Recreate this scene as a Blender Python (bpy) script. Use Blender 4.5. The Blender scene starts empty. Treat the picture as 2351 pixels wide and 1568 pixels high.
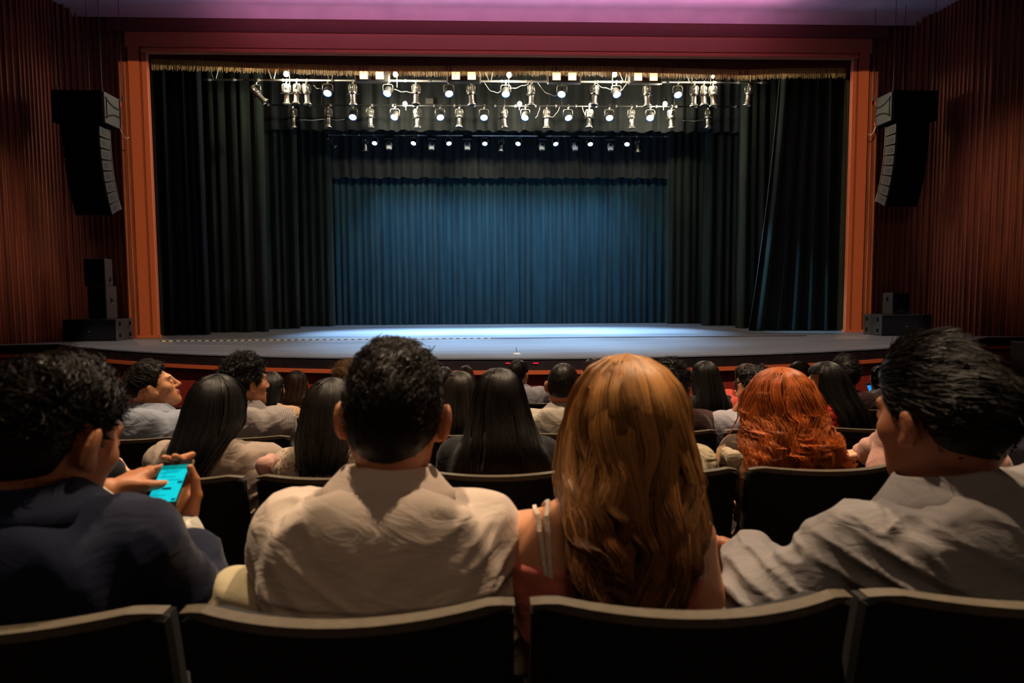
import bpy, math, random
import numpy as np
from mathutils import Vector, Matrix

S = bpy.context.scene
COL = S.collection
PI = math.pi

# ------------------------------------------------------------------ camera, world, exposure, lights
F, W, H = 1567.0, 2351, 1568
yaw, pitch, roll = math.radians(-2.35), math.radians(-4.09), math.radians(0.31)
CAM = np.array([0.0, 0.0, 1.362])
fw = np.array([-math.sin(yaw)*math.cos(pitch), math.cos(yaw)*math.cos(pitch), math.sin(pitch)])
rt = np.array([math.cos(yaw), math.sin(yaw), 0.0]); up_ = np.cross(rt, fw)
r2 = rt*math.cos(roll)-up_*math.sin(roll); u2 = up_*math.cos(roll)+rt*math.sin(roll)
cam_d = bpy.data.cameras.new('camera'); cam = bpy.data.objects.new('camera', cam_d); COL.objects.link(cam)
cam_d.sensor_width = 36.0; cam_d.lens = 36.0*F/W; cam_d.clip_start = 0.05; cam_d.clip_end = 100
m = Matrix.Identity(4)
for i in range(3):
    m[i][0] = r2[i]; m[i][1] = u2[i]; m[i][2] = -fw[i]; m[i][3] = CAM[i]
cam.matrix_world = m
cam_d.dof.use_dof = True; cam_d.dof.focus_distance = 9.0; cam_d.dof.aperture_fstop = 5.0
S.camera = cam

wd = bpy.data.worlds.new('world'); S.world = wd; wd.use_nodes = True
wd.node_tree.nodes['Background'].inputs[0].default_value = (0.25, 0.2, 0.3, 1)
wd.node_tree.nodes['Background'].inputs[1].default_value = 0.006
S.view_settings.view_transform = 'Standard'; S.view_settings.look = 'None'
S.view_settings.exposure = 0.0; S.view_settings.gamma = 1.0; S.view_settings.use_curve_mapping = False

def light(kind, name, loc, target, energy, color, size=0.1, angle=60, blend=0.3, parent=None, sizey=None):
    d = bpy.data.lights.new(name, kind); o = bpy.data.objects.new(name, d); COL.objects.link(o)
    d.energy = energy; d.color = color
    if kind == 'AREA':
        d.size = size
        if sizey: d.shape = 'RECTANGLE'; d.size_y = sizey
    else: d.shadow_soft_size = size
    if kind == 'SPOT': d.spot_size = math.radians(angle); d.spot_blend = blend
    o.location = loc
    v = Vector(target)-Vector(loc)
    o.rotation_euler = v.to_track_quat('-Z', 'Y').to_euler()
    if parent: o.parent = parent; o.matrix_parent_inverse = Matrix.Translation(-Vector(parent.location))
    return o

WARM = (1.0, 0.72, 0.45)
# house downlights high over the stalls
light('SPOT', 'house_light', (-2.3, 4.9, 11.5), (0.1, 2.2, 0.6), 4700, (1.0, 0.74, 0.48), 0.10, 46, 0.8)
light('SPOT', 'house_light', (2.9, 4.9, 11.5), (0.1, 2.2, 0.6), 4700, (1.0, 0.74, 0.48), 0.10, 46, 0.8)
light('AREA', 'fill_light', (0.3, -5.0, 9.0), (0.3, 2.0, 0.6), 95, (1.0, 0.70, 0.46), 3.0)  # added soft fill light behind and above the camera
light('SPOT', 'front_light', (0.4, 2.0, 9.5), (0.5, 10.3, 0.2), 6200, (1.0, 0.84, 0.74), 0.15, 150, 0.1)
# wall washers, column spots (hang in the house), and an added ceiling fill
light('SPOT', 'wall_washer', (-5.6, 7.0, 5.5), (-9.2, 12.7, 2.4), 640, (1.0, 0.60, 0.34), 0.2, 30, 1.0)
light('SPOT', 'wall_washer', (6.2, 6.5, 5.5), (10.6, 12.4, 3.0), 780, (1.0, 0.60, 0.34), 0.2, 32, 1.0)
light('SPOT', 'column_spot', (-0.5, 3.0, 4.9), (-6.93, 14.4, 2.9), 4600, (1.0, 0.58, 0.26), 0.02, 37, 0.03)
light('SPOT', 'column_spot', (1.5, 3.0, 4.9), (7.97, 14.4, 2.85), 4600, (1.0, 0.58, 0.26), 0.02, 37, 0.03)
light('AREA', 'ceiling_fill_light', (0.5, 13.2, 6.55), (0.5, 13.2, 7.1), 160, (1.0, 0.42, 0.74), 11.0, sizey=.25)  # added strip light, stands in for coloured bounce from the stage

# ------------------------------------------------------------------ picture geometry helpers
def ray(px, py): return fw + r2*((px-W/2)/F) - u2*((py-H/2)/F)
def PY(px, py, Y):
    d = ray(px, py); return CAM + d*((Y-CAM[1])/d[1])
def PZ(px, py, z):
    d = ray(px, py); return CAM + d*((z-CAM[2])/d[2])

# ------------------------------------------------------------------ scene helpers
def link(o, parent=None):
    COL.objects.link(o)
    if parent is not None: o.parent = parent
    return o
def thing(name, label, cat, loc=(0, 0, 0), group=None, rotz=0.0):
    o = bpy.data.objects.new(name, None); link(o); o.empty_display_size = 0.1
    o.location = tuple(float(c) for c in loc); o.rotation_euler = (0, 0, rotz)
    return tag(o, label, cat, group)
def tag(o, label, cat, group=None):
    o['label'] = label; o['category'] = cat
    if group: o['group'] = group
    return o
def mesh_obj(name, V, Fc, mat, parent=None, smooth=True, attrs=None, fmat=None):
    V = np.asarray(V, dtype=np.float32).reshape(-1, 3)
    me = bpy.data.meshes.new(name)
    if isinstance(Fc, np.ndarray):
        nf, k = Fc.shape
        me.vertices.add(len(V)); me.vertices.foreach_set('co', V.ravel())
        me.loops.add(nf*k); me.loops.foreach_set('vertex_index', Fc.astype(np.int32).ravel())
        me.polygons.add(nf); me.polygons.foreach_set('loop_start', np.arange(0, nf*k, k, dtype=np.int32))
        me.polygons.foreach_set('loop_total', np.full(nf, k, dtype=np.int32))
    else:
        me.from_pydata([tuple(map(float, v)) for v in V], [], Fc)
    for mm in (mat if isinstance(mat, (list, tuple)) else [mat]): me.materials.append(mm)
    if fmat is not None: me.polygons.foreach_set('material_index', np.asarray(fmat, dtype=np.int32))
    me.update(calc_edges=True)
    if smooth: me.polygons.foreach_set('use_smooth', np.ones(len(me.polygons), dtype=bool))
    for k2, arr in (attrs or {}).items():
        at = me.attributes.new(k2, 'FLOAT', 'POINT'); at.data.foreach_set('value', np.asarray(arr, dtype=np.float32))
    return link(bpy.data.objects.new(name, me), parent)
def struct(o): o['kind'] = 'structure'; return o

class MB:
    def __init__(s): s.V = []; s.F = []
    def add(s, V, Fc):
        n = len(s.V); s.V.extend([tuple(v) for v in V]); s.F.extend([tuple(i+n for i in f) for f in Fc]); return s
    def box(s, c, d, R=None, bev=0.0):
        hx, hy, hz = d[0]/2, d[1]/2, d[2]/2; b = min(bev, hx*.9, hy*.9, hz*.9)
        if b <= 0:
            V = [(x, y, z) for x in (-hx, hx) for y in (-hy, hy) for z in (-hz, hz)]
            Fc = [(0, 1, 3, 2), (4, 6, 7, 5), (0, 4, 5, 1), (2, 3, 7, 6), (0, 2, 6, 4), (1, 5, 7, 3)]
        else:
            V = []; Fc = []; idx = {}
            for sx in (-1, 1):
                for sy in (-1, 1):
                    for sz in (-1, 1):
                        for a in range(3):
                            p = [sx*(hx-b), sy*(hy-b), sz*(hz-b)]; p[a] = (sx, sy, sz)[a]*(hx, hy, hz)[a]
                            idx[(sx, sy, sz, a)] = len(V); V.append(tuple(p))
            for a in range(3):
                o1, o2 = [i for i in range(3) if i != a]
                for sg in (-1, 1):
                    q = []
                    for (e, f) in ((-1, -1), (1, -1), (1, 1), (-1, 1)):
                        t = [0, 0, 0]; t[a] = sg; t[o1] = e; t[o2] = f; q.append(idx[(t[0], t[1], t[2], a)])
                    Fc.append(tuple(q))
            for a in range(3):
                o1, o2 = [i for i in range(3) if i != a]
                for e in (-1, 1):
                    for f in (-1, 1):
                        t0 = [0]*3; t1 = [0]*3; t0[a] = -1; t1[a] = 1
                        for t in (t0, t1): t[o1] = e; t[o2] = f
                        Fc.append((idx[(*t0, o1)], idx[(*t1, o1)], idx[(*t1, o2)], idx[(*t0, o2)]))
            for sx in (-1, 1):
                for sy in (-1, 1):
                    for sz in (-1, 1): Fc.append(tuple(idx[(sx, sy, sz, a)] for a in range(3)))
        M = np.array(V); M = M @ (np.asarray(R).T if R is not None else np.eye(3)) + np.asarray(c)
        return s.add(M, Fc)
    def tube(s, pts, r, n=8, caps=True):
        pts = [np.asarray(p, float) for p in pts]; rr = r if hasattr(r, '__len__') else [r]*len(pts)
        V = []; Fc = []; ref = None
        for i, p in enumerate(pts):
            t = pts[min(i+1, len(pts)-1)]-pts[max(i-1, 0)]; t = t/(np.linalg.norm(t)+1e-12)
            if ref is None: ref = np.array([0, 0, 1.0]) if abs(t[2]) < .9 else np.array([1.0, 0, 0])
            a = np.cross(t, ref); a /= np.linalg.norm(a)+1e-12; b = np.cross(a, t); ref = b
            for k in range(n):
                w = 2*PI*k/n; V.append(p+rr[i]*(a*math.cos(w)+b*math.sin(w)))
        for i in range(len(pts)-1):
            for k in range(n): Fc.append((i*n+k, i*n+(k+1) % n, (i+1)*n+(k+1) % n, (i+1)*n+k))
        if caps: Fc.append(tuple(range(n))[::-1]); Fc.append(tuple((len(pts)-1)*n+k for k in range(n)))
        return s.add(V, Fc)
    def grid(s, P, close_u=False):
        P = np.asarray(P); a, b = P.shape[:2]; Fc = []
        for i in range(a if close_u else a-1):
            for j in range(b-1):
                i2 = (i+1) % a; Fc.append((i*b+j, i2*b+j, i2*b+j+1, i*b+j+1))
        return s.add(P.reshape(-1, 3), Fc)
    def build(s, name, mat, parent=None, smooth=False):
        o = mesh_obj(name, s.V, s.F, mat, parent, smooth=False)
        if smooth: o.data.polygons.foreach_set('use_smooth', np.ones(len(o.data.polygons), dtype=bool))
        return o

# ------------------------------------------------------------------ materials (all procedural)
def mat(name, col, rough=0.6, metal=0.0, spec=0.5, emit=None, estr=0.0, sheen=0.0):
    M = bpy.data.materials.new(name); M.use_nodes = True; b = M.node_tree.nodes['Principled BSDF']
    b.inputs['Base Color'].default_value = (*col, 1); b.inputs['Roughness'].default_value = rough
    b.inputs['Metallic'].default_value = metal; b.inputs['Specular IOR Level'].default_value = spec
    if sheen: b.inputs['Sheen Weight'].default_value = sheen; b.inputs['Sheen Roughness'].default_value = 0.4
    if emit: b.inputs['Emission Color'].default_value = (*emit, 1); b.inputs['Emission Strength'].default_value = estr
    return M
def nodes(M): return M.node_tree.nodes, M.node_tree.links, M.node_tree.nodes['Principled BSDF']
def noisy(name, c1, c2, scale=(8, 8, 8), rough=0.7, bump=0.0, detail=4, bscale=None, **k):
    M = mat(name, c1, rough, **k); N, L, b = nodes(M)
    tc = N.new('ShaderNodeTexCoord'); mp = N.new('ShaderNodeMapping'); mp.inputs['Scale'].default_value = scale
    nz = N.new('ShaderNodeTexNoise'); nz.inputs['Scale'].default_value = 1.0; nz.inputs['Detail'].default_value = detail
    L.new(tc.outputs['Object'], mp.inputs['Vector']); L.new(mp.outputs['Vector'], nz.inputs['Vector'])
    r = N.new('ShaderNodeValToRGB'); r.color_ramp.elements[0].position = .35; r.color_ramp.elements[1].position = .65
    r.color_ramp.elements[0].color = (*c1, 1); r.color_ramp.elements[1].color = (*c2, 1)
    L.new(nz.outputs['Fac'], r.inputs['Fac']); L.new(r.outputs['Color'], b.inputs['Base Color'])
    if bump:
        bp = N.new('ShaderNodeBump'); bp.inputs['Strength'].default_value = bump; bp.inputs['Distance'].default_value = 0.01
        src = nz
        if bscale:
            mp2 = N.new('ShaderNodeMapping'); mp2.inputs['Scale'].default_value = bscale
            src = N.new('ShaderNodeTexNoise'); src.inputs['Scale'].default_value = 1.0; src.inputs['Detail'].default_value = 3
            L.new(tc.outputs['Object'], mp2.inputs['Vector']); L.new(mp2.outputs['Vector'], src.inputs['Vector'])
        L.new(src.outputs['Fac'], bp.inputs['Height']); L.new(bp.outputs['Normal'], b.inputs['Normal'])
    return M

M_slat = noisy('red_wood_slats', (.10, .022, .010), (.20, .050, .022), (9, 9, .7), .55, .15)
M_frame = noisy('painted_frame', (.30, .085, .040), (.34, .10, .048), (30, 30, 30), .36, .05)
M_upper = noisy('dark_red_plaster', (.085, .020, .018), (.10, .025, .020), (20, 20, 20), .8)
M_ceil = noisy('ceiling_plaster', (.42, .30, .36), (.48, .34, .40), (2, 2, 2), .9)
M_stagefloor = noisy('stage_floor', (.085, .088, .095), (.14, .142, .15), (.8, 7, 1), .5, .05, bscale=(40, 40, 40))
M_fascia = noisy('dark_fascia', (.006, .003, .003), (.012, .006, .006), (6, 6, 6), .45)
M_redwall = noisy('red_wood_panel', (.17, .012, .006), (.26, .024, .012), (6, 6, .8), .45)
M_rail = mat('red_rail', (.42, .075, .02), .4)
M_floor = noisy('dark_carpet', (.012, .008, .010), (.022, .014, .016), (40, 40, 40), .95)
M_void = mat('black_masking', (.004, .004, .005), .95, spec=.1)
M_velvet = noisy('black_velvet', (.008, .028, .040), (.014, .042, .056), (5, 5, .8), .85, sheen=.10, spec=.12)
M_velvet2 = noisy('green_black_velvet', (.010, .016, .013), (.018, .026, .021), (5, 5, .8), .85, sheen=.12, spec=.12)
M_velvet3 = noisy('grey_black_velvet', (.017, .020, .021), (.026, .030, .031), (5, 5, .8), .85, sheen=.10, spec=.12)
M_main = noisy('black_main_curtain', (.004, .006, .010), (.008, .011, .016), (5, 5, .8), .9, sheen=.08, spec=.1)
M_valance = noisy('red_valance', (.085, .012, .010), (.12, .018, .014), (5, 5, 3), .85, sheen=.2)
M_gold = noisy('gold_fringe', (.44, .26, .07), (.62, .39, .12), (60, 60, 8), .5)
M_black = mat('black_metal', (.012, .012, .013), .45)
M_steel = noisy('worn_steel', (.34, .33, .30), (.46, .45, .42), (30, 30, 30), .32, metal=.9)
M_pipe = mat('pipe_steel', (.5, .49, .46), .4, metal=.8)
M_cable = mat('pale_cable', (.45, .42, .36), .6)
M_dkcable = mat('dark_cable', (.03, .03, .03), .6)
M_led = mat('lit_blue_lens', (.1, .2, .5), .3, emit=(.62, .80, 1.0), estr=14)
M_ledrim = mat('blue_halo_rim', (.02, .05, .2), .3, emit=(.12, .35, 1.0), estr=1.2)  # rim glow put in for the blue halo round the lens
M_bulb = mat('lit_warm_bulb', (1, .8, .5), .3, emit=(1.0, .83, .45), estr=60)
M_flood = mat('lit_flood_lens', (1, .8, .5), .3, emit=(1.0, .72, .32), estr=2.6)
M_plastic = noisy('black_grille', (.004, .004, .005), (.008, .008, .009), (200, 200, 200), .9, spec=.05)
M_side = noisy('speaker_side_paint', (.045, .042, .034), (.062, .057, .046), (60, 60, 60), .5)
M_side2 = noisy('dark_cabinet_paint', (.022, .022, .023), (.032, .032, .032), (60, 60, 60), .5)
M_red = mat('red_mark', (.5, .03, .02), .5)
M_white = mat('white_paint', (.6, .6, .55), .6)
M_seat = mat('black_seat_plastic', (.006, .006, .006), .7, spec=.2)
M_rim = noisy('seat_rim_toplit', (.066, .050, .031), (.088, .067, .042), (50, 50, 50), .55, .1)  # plastic shell edge, coloured paler for the overhead light on it
M_cush = noisy('black_upholstery', (.010, .010, .011), (.016, .016, .017), (200, 200, 200), .95)

# ------------------------------------------------------------------ light shutters (rectangular beams)
def shutters(o, hw, hh):
    d = o.data; d.use_nodes = True; N = d.node_tree.nodes; L = d.node_tree.links
    em = [n for n in N if n.type == 'EMISSION'][0]
    tc = N.new('ShaderNodeTexCoord'); sp = N.new('ShaderNodeSeparateXYZ'); L.new(tc.outputs['Normal'], sp.inputs[0])
    def op(o_, a, b):
        n = N.new('ShaderNodeMath'); n.operation = o_
        for i, v in enumerate((a, b)):
            if v is None: continue
            if isinstance(v, (int, float)): n.inputs[i].default_value = v
            else: L.new(v, n.inputs[i])
        return n.outputs[0]
    res = None
    for ax, h in (('X', hw), ('Y', hh)):
        q = op('ABSOLUTE', op('DIVIDE', sp.outputs[ax], sp.outputs['Z']), None)
        k = op('LESS_THAN', q, h)
        res = k if res is None else op('MULTIPLY', res, k)
    L.new(res, em.inputs['Strength'])
for o in bpy.data.objects:
    if o.name.startswith('column_spot'): shutters(o, 0.024, 0.240 if o.name.endswith('001') else 0.243)
    if o.name.startswith('front_light'): shutters(o, .58, 0.19)

# ------------------------------------------------------------------ the setting
SZ = 0.47                                   # stage floor
AX, AR, AY = 1.0, 12.8, 9.27                # apron arc: centre x, radius, nearest y
def arcY(x): return AY + AR - math.sqrt(AR*AR-(x-AX)**2)
ROWY = lambda i: 1.03+1.15*i
ROWZ = lambda i: -0.115*i
mb = MB()
for i in range(-1, 6):
    y0, y1 = ROWY(i)-.22, ROWY(i)+.93
    if i == -1: y0 = -3
    if i == 5: y1 = 14
    mb.box((0, (y0+y1)/2, ROWZ(i)-.25), (26, y1-y0, .5))
struct(mb.build('floor', M_floor))

edge = [(-10.8, 11.9), (-8.72, 12.62)] + [(x, arcY(x)) for x in np.linspace(-7.80, 9.60, 70)] + [(10.4, 12.6), (12.0, 11.1)]
def slab(name, material, off, z0, z1, back=21.0):
    e = [(x+0.0, y+off) for x, y in edge]; n = len(e); mb = MB()
    V = [(x, y, z1) for x, y in e]+[(12.0, back, z1), (-10.8, back, z1)]
    V += [(x, y, z0) for x, y, _ in V]; k = n+2
    Fc = [tuple(range(k))]+[tuple(range(2*k-1, k-1, -1))]+[(i, (i+1) % k, k+(i+1) % k, k+i)[::-1] for i in range(k)]
    return struct(mb.add(V, Fc).build(name, material))
slab('stage_floor', M_stagefloor, .0, SZ-.02, SZ)
slab('trim_1', M_fascia, .015, SZ-.17, SZ-.021)
slab('trim_2', M_rail, -.025, SZ-.225, SZ-.171)
slab('wall_stage_front', M_redwall, .11, -.575, SZ-.226)

def strip(name, prof_pts, poly, material):          # sweep a plan polyline up
    pass
def slat_wall(name, poly, z0, z1, pitch, inward):
    pts = [np.array(p, float) for p in poly]; seg = [np.linalg.norm(pts[i+1]-pts[i]) for i in range(len(pts)-1)]
    tot = sum(seg); nsl = int(tot/pitch); P = []
    def at(s):
        for i, l in enumerate(seg):
            if s <= l or i == len(seg)-1:
                t = (pts[i+1]-pts[i])/l; nrm = np.array([t[1], -t[0]])*inward
                return pts[i]+t*s, nrm
            s -= l
    for k in range(nsl):
        for f, d in ((0, 0), (.16, .0), (.22, .035), (.40, .052), (.72, .052), (.92, .035), (.98, 0)):
            p, nrm = at((k+f)*tot/nsl); P.append(p+nrm*d)
    P = np.array(P); G = np.zeros((len(P), 2, 3)); G[:, :, :2] = P[:, None, :]; G[:, 0, 2] = z0; G[:, 1, 2] = z1
    return struct(MB().grid(G).build(name, M_slat))
slat_wall('wall_left', [(-7.13, 14.42), (-7.95, 14.42), (-8.36, 14.15), (-8.42, 13.15), (-8.60, 12.92), (-12.0, 11.6), (-12.4, 4)], -.6, 7.2, .105, 1)
slat_wall('wall_right', [(8.17, 14.42), (8.99, 14.42), (9.40, 14.15), (9.46, 13.15), (9.64, 12.92), (13.0, 11.6), (13.4, 4)], -.6, 7.2, .105, -1)
# ceiling with a rounded cove down to the wall over the proscenium
G = []
for (y, z) in [(8.6, 7.12), (14.15, 7.10)]+[(14.15+.21*math.sin(a), 6.89+.21*math.cos(a)) for a in np.linspace(.2, PI/2, 8)]:
    G.append([(x, y, z) for x in np.linspace(-13, 14, 20)])
o = struct(MB().grid(np.array(G)).build('ceiling', M_ceil, smooth=True))
mb = MB(); mb.box((.52, 14.52, 6.80), (16.0, .30, .34)); struct(mb.build('wall_front', M_upper))
# proscenium frame: lintel and two columns
XL0, XL1, XR1, XR0 = -7.14, -6.72, 7.77, 8.17
def prism(mb, prof, axis, a, b):                    # prof: (u,v) outline swept along x or z
    n = len(prof); V = []
    for t in (a, b):
        for (u, v) in prof: V.append((t, u, v) if axis == 'x' else (u, v, t))
    Fc = [tuple(range(n)), tuple(range(2*n-1, n-1, -1))]+[(i, n+i, n+(i+1) % n, (i+1) % n) for i in range(n)]
    mb.add(V, Fc)
mb = MB()
prism(mb, [(14.36, 6.315), (14.36, 6.60), (14.40, 6.645), (14.52, 6.645), (14.52, 6.315)], 'x', XL0, XR0)
prism(mb, [(14.38, 6.315), (14.31, 6.235), (14.31, 6.21), (14.47, 6.21), (14.47, 6.315)], 'x', XL1-.1, XR1+.1)
struct(mb.build('trim_3', M_frame))
for nm, a, b, sg in (('trim_4', XL0, XL1, 1), ('trim_5', XR0, XR1, -1)):
    mb = MB()
    prism(mb, [(a, 14.44), (a+sg*.05, 14.36), (a+sg*.265, 14.36), (a+sg*.265, 14.5), (a, 14.5)], 'z', SZ, 6.32)
    prism(mb, [(a+sg*.265, 14.45), (a+sg*.31, 14.45), (a+sg*.31, 14.5), (a+sg*.265, 14.5)], 'z', SZ, 6.32)
    prism(mb, [(a+sg*.31, 14.37), (b-sg*.012, 14.37), (b, 14.385), (b, 14.46), (a+sg*.31, 14.46)], 'z', SZ, 6.28)
    mb.box(((a+b)/2, 14.42, SZ+.03), (abs(b-a)+.02, .15, .06))
    struct(mb.build(nm, M_frame))
# stage house
mb = MB()
mb.box((.5, 20.9, 4.6), (22, .1, 9)); struct(mb.build('wall_back', M_void))
mb = MB()
mb.box((-9.3, 17.9, 4.6), (.1, 6.0, 9)); struct(mb.build('wall_stage_left', M_void))
mb = MB(); mb.box((10.3, 17.9, 4.6), (.1, 6.0, 9)); struct(mb.build('wall_stage_right', M_void))
mb = MB(); mb.box((.5, 17.9, 9.1), (20, 6.2, .1)); struct(mb.build('ceiling_stage', M_void))
mb = MB()
mb.box((-8.3, 14.75, 4), (2.2, .1, 8)); mb.box((9.3, 14.75, 4), (2.2, .1, 8)); mb.box((.5, 14.75, 7.8), (17, .1, 2.3))
struct(mb.build('wall_proscenium_back', M_void))
# dark stair block by the right wall and left, black masking cheek at the end of the apron
mb = MB(); mb.box((9.9, 11.2, .15), (1.0, 1.2, .62), bev=.02)
tag(mb.build('stair_block', M_fascia), 'black boxy stair block beside the right wall, past the stage end', 'stairs')
# dashed tape and groove across the apron
mb = MB(); y0 = 13.30
mb.box((.1, y0, SZ+.006), (12.6, .045, .012)); g = mb.build('cable_cover', M_black)
tag(g, 'thin black cable cover strip with pale dashes across the stage floor', 'cable cover')
N, L, b_ = nodes(M_dash := mat('dashed_cover', (.01, .01, .01), .5))
tc = N.new('ShaderNodeTexCoord'); sx = N.new('ShaderNodeSeparateXYZ'); L.new(tc.outputs['Object'], sx.inputs[0])
def mth(op_, a_, c_):
    n_ = N.new('ShaderNodeMath'); n_.operation = op_
    for i_, v_ in enumerate((a_, c_)):
        if isinstance(v_, float): n_.inputs[i_].default_value = v_
        elif v_ is not None: L.new(v_, n_.inputs[i_])
    return n_.outputs[0]
f_ = mth('MULTIPLY', mth('GREATER_THAN', mth('FRACT', mth('MULTIPLY', sx.outputs[0], 7.4), None), .45), mth('LESS_THAN', sx.outputs[0], .2))
mx = N.new('ShaderNodeMix'); mx.data_type = 'RGBA'; L.new(f_, mx.inputs[0]); mx.inputs[6].default_value = (.01, .01, .01, 1); mx.inputs[7].default_value = (.5, .42, .22, 1)
L.new(mx.outputs[2], b_.inputs['Base Color']); g.data.materials[0] = M_dash

# ------------------------------------------------------------------ drapes
def curtain(name, label, cat, x0, x1, Y, z0, z1, n, amp, seed, material, edge=None, nz=26, group=None, zb=None, gather=1.0, tilt=0.0):
    rng = np.random.default_rng(seed); per = 10; nx = n*per+1
    w = rng.uniform(.6, 1.4, n); ph = np.concatenate([[0], np.cumsum(w)]); xs_f = ph/ph[-1]
    t = np.linspace(0, n, nx); u = np.interp(t, np.arange(n+1), xs_f)
    A = np.interp(t, np.arange(n+1), rng.uniform(.55, 1.25, n+1))*amp; B = np.interp(t, np.arange(n+1), rng.uniform(-.5, .5, n+1))
    C2 = np.interp(t, np.arange(n+1), rng.uniform(-1, 1, n+1))
    v = np.linspace(0, 1, nz); G = np.zeros((nx, nz, 3))
    for j, vv in enumerate(v):
        q = 2*PI*(t+.10*C2*(1-vv)*1.6)
        sh = np.sin(q)+.32*np.sin(2*q+1.3+B)+.22*B*np.sin(.5*q)
        G[:, j, 0] = x0+(x1-x0)*u+.45*A*np.cos(q)*gather
        G[:, j, 1] = Y+A*sh*(.8+.35*(1-vv))-tilt*(1-vv)
        zz0 = np.full(nx, z0) if zb is None else z0+zb(t, u)
        G[:, j, 2] = zz0+(z1-zz0)*vv
        if edge is not None: G[:, j, 0] += edge(u, vv)
    o = MB().grid(G).build(name, material, smooth=True)
    return tag(o, label, cat, group)
X = lambda px, py, Y: PY(px, py, Y)[0]
Z = lambda px, py, Y: PY(px, py, Y)[2]
zf = SZ+.01
YB = 19.5
curtain('backdrop_curtain', 'wide dark pleated backdrop curtain closing the rear of the stage', 'curtain', -4.9, 5.75, YB, zf, 9.05, 54, .055, 1, M_velvet, nz=30)
Ys = {2: 16.3, 3: 17.7, 4: 19.0}
Lx = {2: 604, 3: 677, 4: 754}; Rx = {2: 1694, 3: 1614, 4: 1532}
txt = {2: 'nearest the audience', 3: 'in the middle of three', 4: 'next to the backdrop'}
for k in (2, 3, 4):
    xe = X(Lx[k], 330, Ys[k])
    curtain('side_curtain', f'tall dark green-black side curtain at the left of the stage, {txt[k]}', 'curtain', xe-2.0-.2*(4-k), xe, Ys[k], zf, 9.05, 9, .11, 10+k, M_velvet2, nz=24, group='side leg curtains')
    xe = X(Rx[k], 330, Ys[k])
    curtain('side_curtain', f'tall dark side curtain at the right of the stage, {txt[k]}', 'curtain', xe, xe+2.0+.2*(4-k), Ys[k], zf, 9.05, 9, .11, 20+k, M_velvet2, nz=24, group='side leg curtains')
xe = X(463, 330, 15.25)
curtain('main_curtain', 'black open main curtain gathered behind the left proscenium column', 'curtain', -7.6, xe, 15.25, zf, 9.05, 8, .09, 31, M_main, nz=24)
xe = X(1790, 250, 15.25)
curtain('main_curtain', 'black open main curtain with flared blue-lit hem behind the right column', 'curtain', xe, 8.7, 15.25, zf, 9.05, 8, .09, 32, M_velvet2, nz=30,
        edge=lambda u, v: -.72*np.clip(1-v*1.15, 0, 1)**1.6*np.clip(1-u*2.2, 0, 1), tilt=.12)
zb = lambda seed, a: (lambda t, u: a*np.sin(2*PI*t*.5+seed)+.6*a*np.sin(2*PI*t+seed*2))
curtain('stage_border', 'dark border curtain hanging behind the second row of stage lights', 'curtain', -6.4, 7.3, 17.45, Z(1140, 301, 17.45), 9.05, 44, .05, 41, M_velvet3, nz=8, zb=zb(1, .018))
curtain('stage_border', 'grey-green border curtain with wavy hem below the rearmost lights', 'curtain', -4.9, 5.8, 19.15, Z(1140, 409, 19.15), 9.05, 40, .05, 42, M_velvet3, nz=10, zb=zb(2, .016))
# valance with fringe
Yv = 14.62
fr = [(340, 160), (480, 165), (620, 170), (760, 174), (900, 176), (1100, 176), (1300, 175), (1450, 178), (1600, 182), (1700, 185), (1800, 181), (1955, 180)]
fx = np.array([X(a, b, Yv) for a, b in fr]); fz = np.array([Z(a, b, Yv) for a, b in fr])
mb = MB(); xs = np.linspace(-6.78, 7.82, 240); G = np.zeros((240, 6, 3))
for j in range(6):
    zb_ = np.interp(xs, fx, fz)+.10; G[:, j, 0] = xs; G[:, j, 2] = zb_+(6.6-zb_)*j/5
    G[:, j, 1] = Yv+.012*np.sin(xs*3.1)*(1-j/6)+.006*np.sin(xs*11)*(1-j/6)
mb.grid(G); val = mb.build('valance', M_valance, smooth=True)
tag(val, 'dark red velvet valance with gold fringe under the proscenium lintel', 'valance')
rng = np.random.default_rng(5); mb = MB(); n = 1500
for k in range(n):
    x = -6.74+14.5*(k+rng.uniform(-.4, .4))/n; zt = np.interp(x, fx, fz)+.215; L_ = .20+rng.uniform(-.03, .03)
    dx = rng.uniform(-.012, .012); yy = Yv-.014+rng.uniform(-.012, .006)
    mb.tube([(x, yy, zt), (x+dx*.4, yy, zt-.6*L_), (x+dx, yy, zt-L_)], [.0032, .0034, .0022], 3, caps=False)
mb.build('fringe', M_gold, val)

# ------------------------------------------------------------------ stage lights
ORD = ['first', 'second', 'third', 'fourth', 'fifth', 'sixth', 'seventh', 'eighth', 'ninth', 'tenth', 'eleventh', 'twelfth', 'thirteenth', 'fourteenth', 'fifteenth', 'sixteenth']
def copy_tree(o, parent=None):
    c = o.copy(); COL.objects.link(c)
    if parent is not None: c.parent = parent
    for ch in list(o.children):
        if ch.type == 'LIGHT': continue
        copy_tree(ch, c)
    return c
def rotx(a): c, s = math.cos(a), math.sin(a); return np.array([[1, 0, 0], [0, c, -s], [0, s, c]])
def roty(a): c, s = math.cos(a), math.sin(a); return np.array([[c, 0, s], [0, 1, 0], [-s, 0, c]])
def rotz(a): c, s = math.cos(a), math.sin(a); return np.array([[c, -s, 0], [s, c, 0], [0, 0, 1]])
def clamp_mb():
    mb = MB(); mb.tube([(.0, .0, .032), (.03, 0, .02), (.032, 0, -.01), (.012, 0, -.035), (0, 0, -.06)], .011, 6)
    mb.box((0, 0, -.055), (.03, .03, .05), bev=.005); return mb
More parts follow.
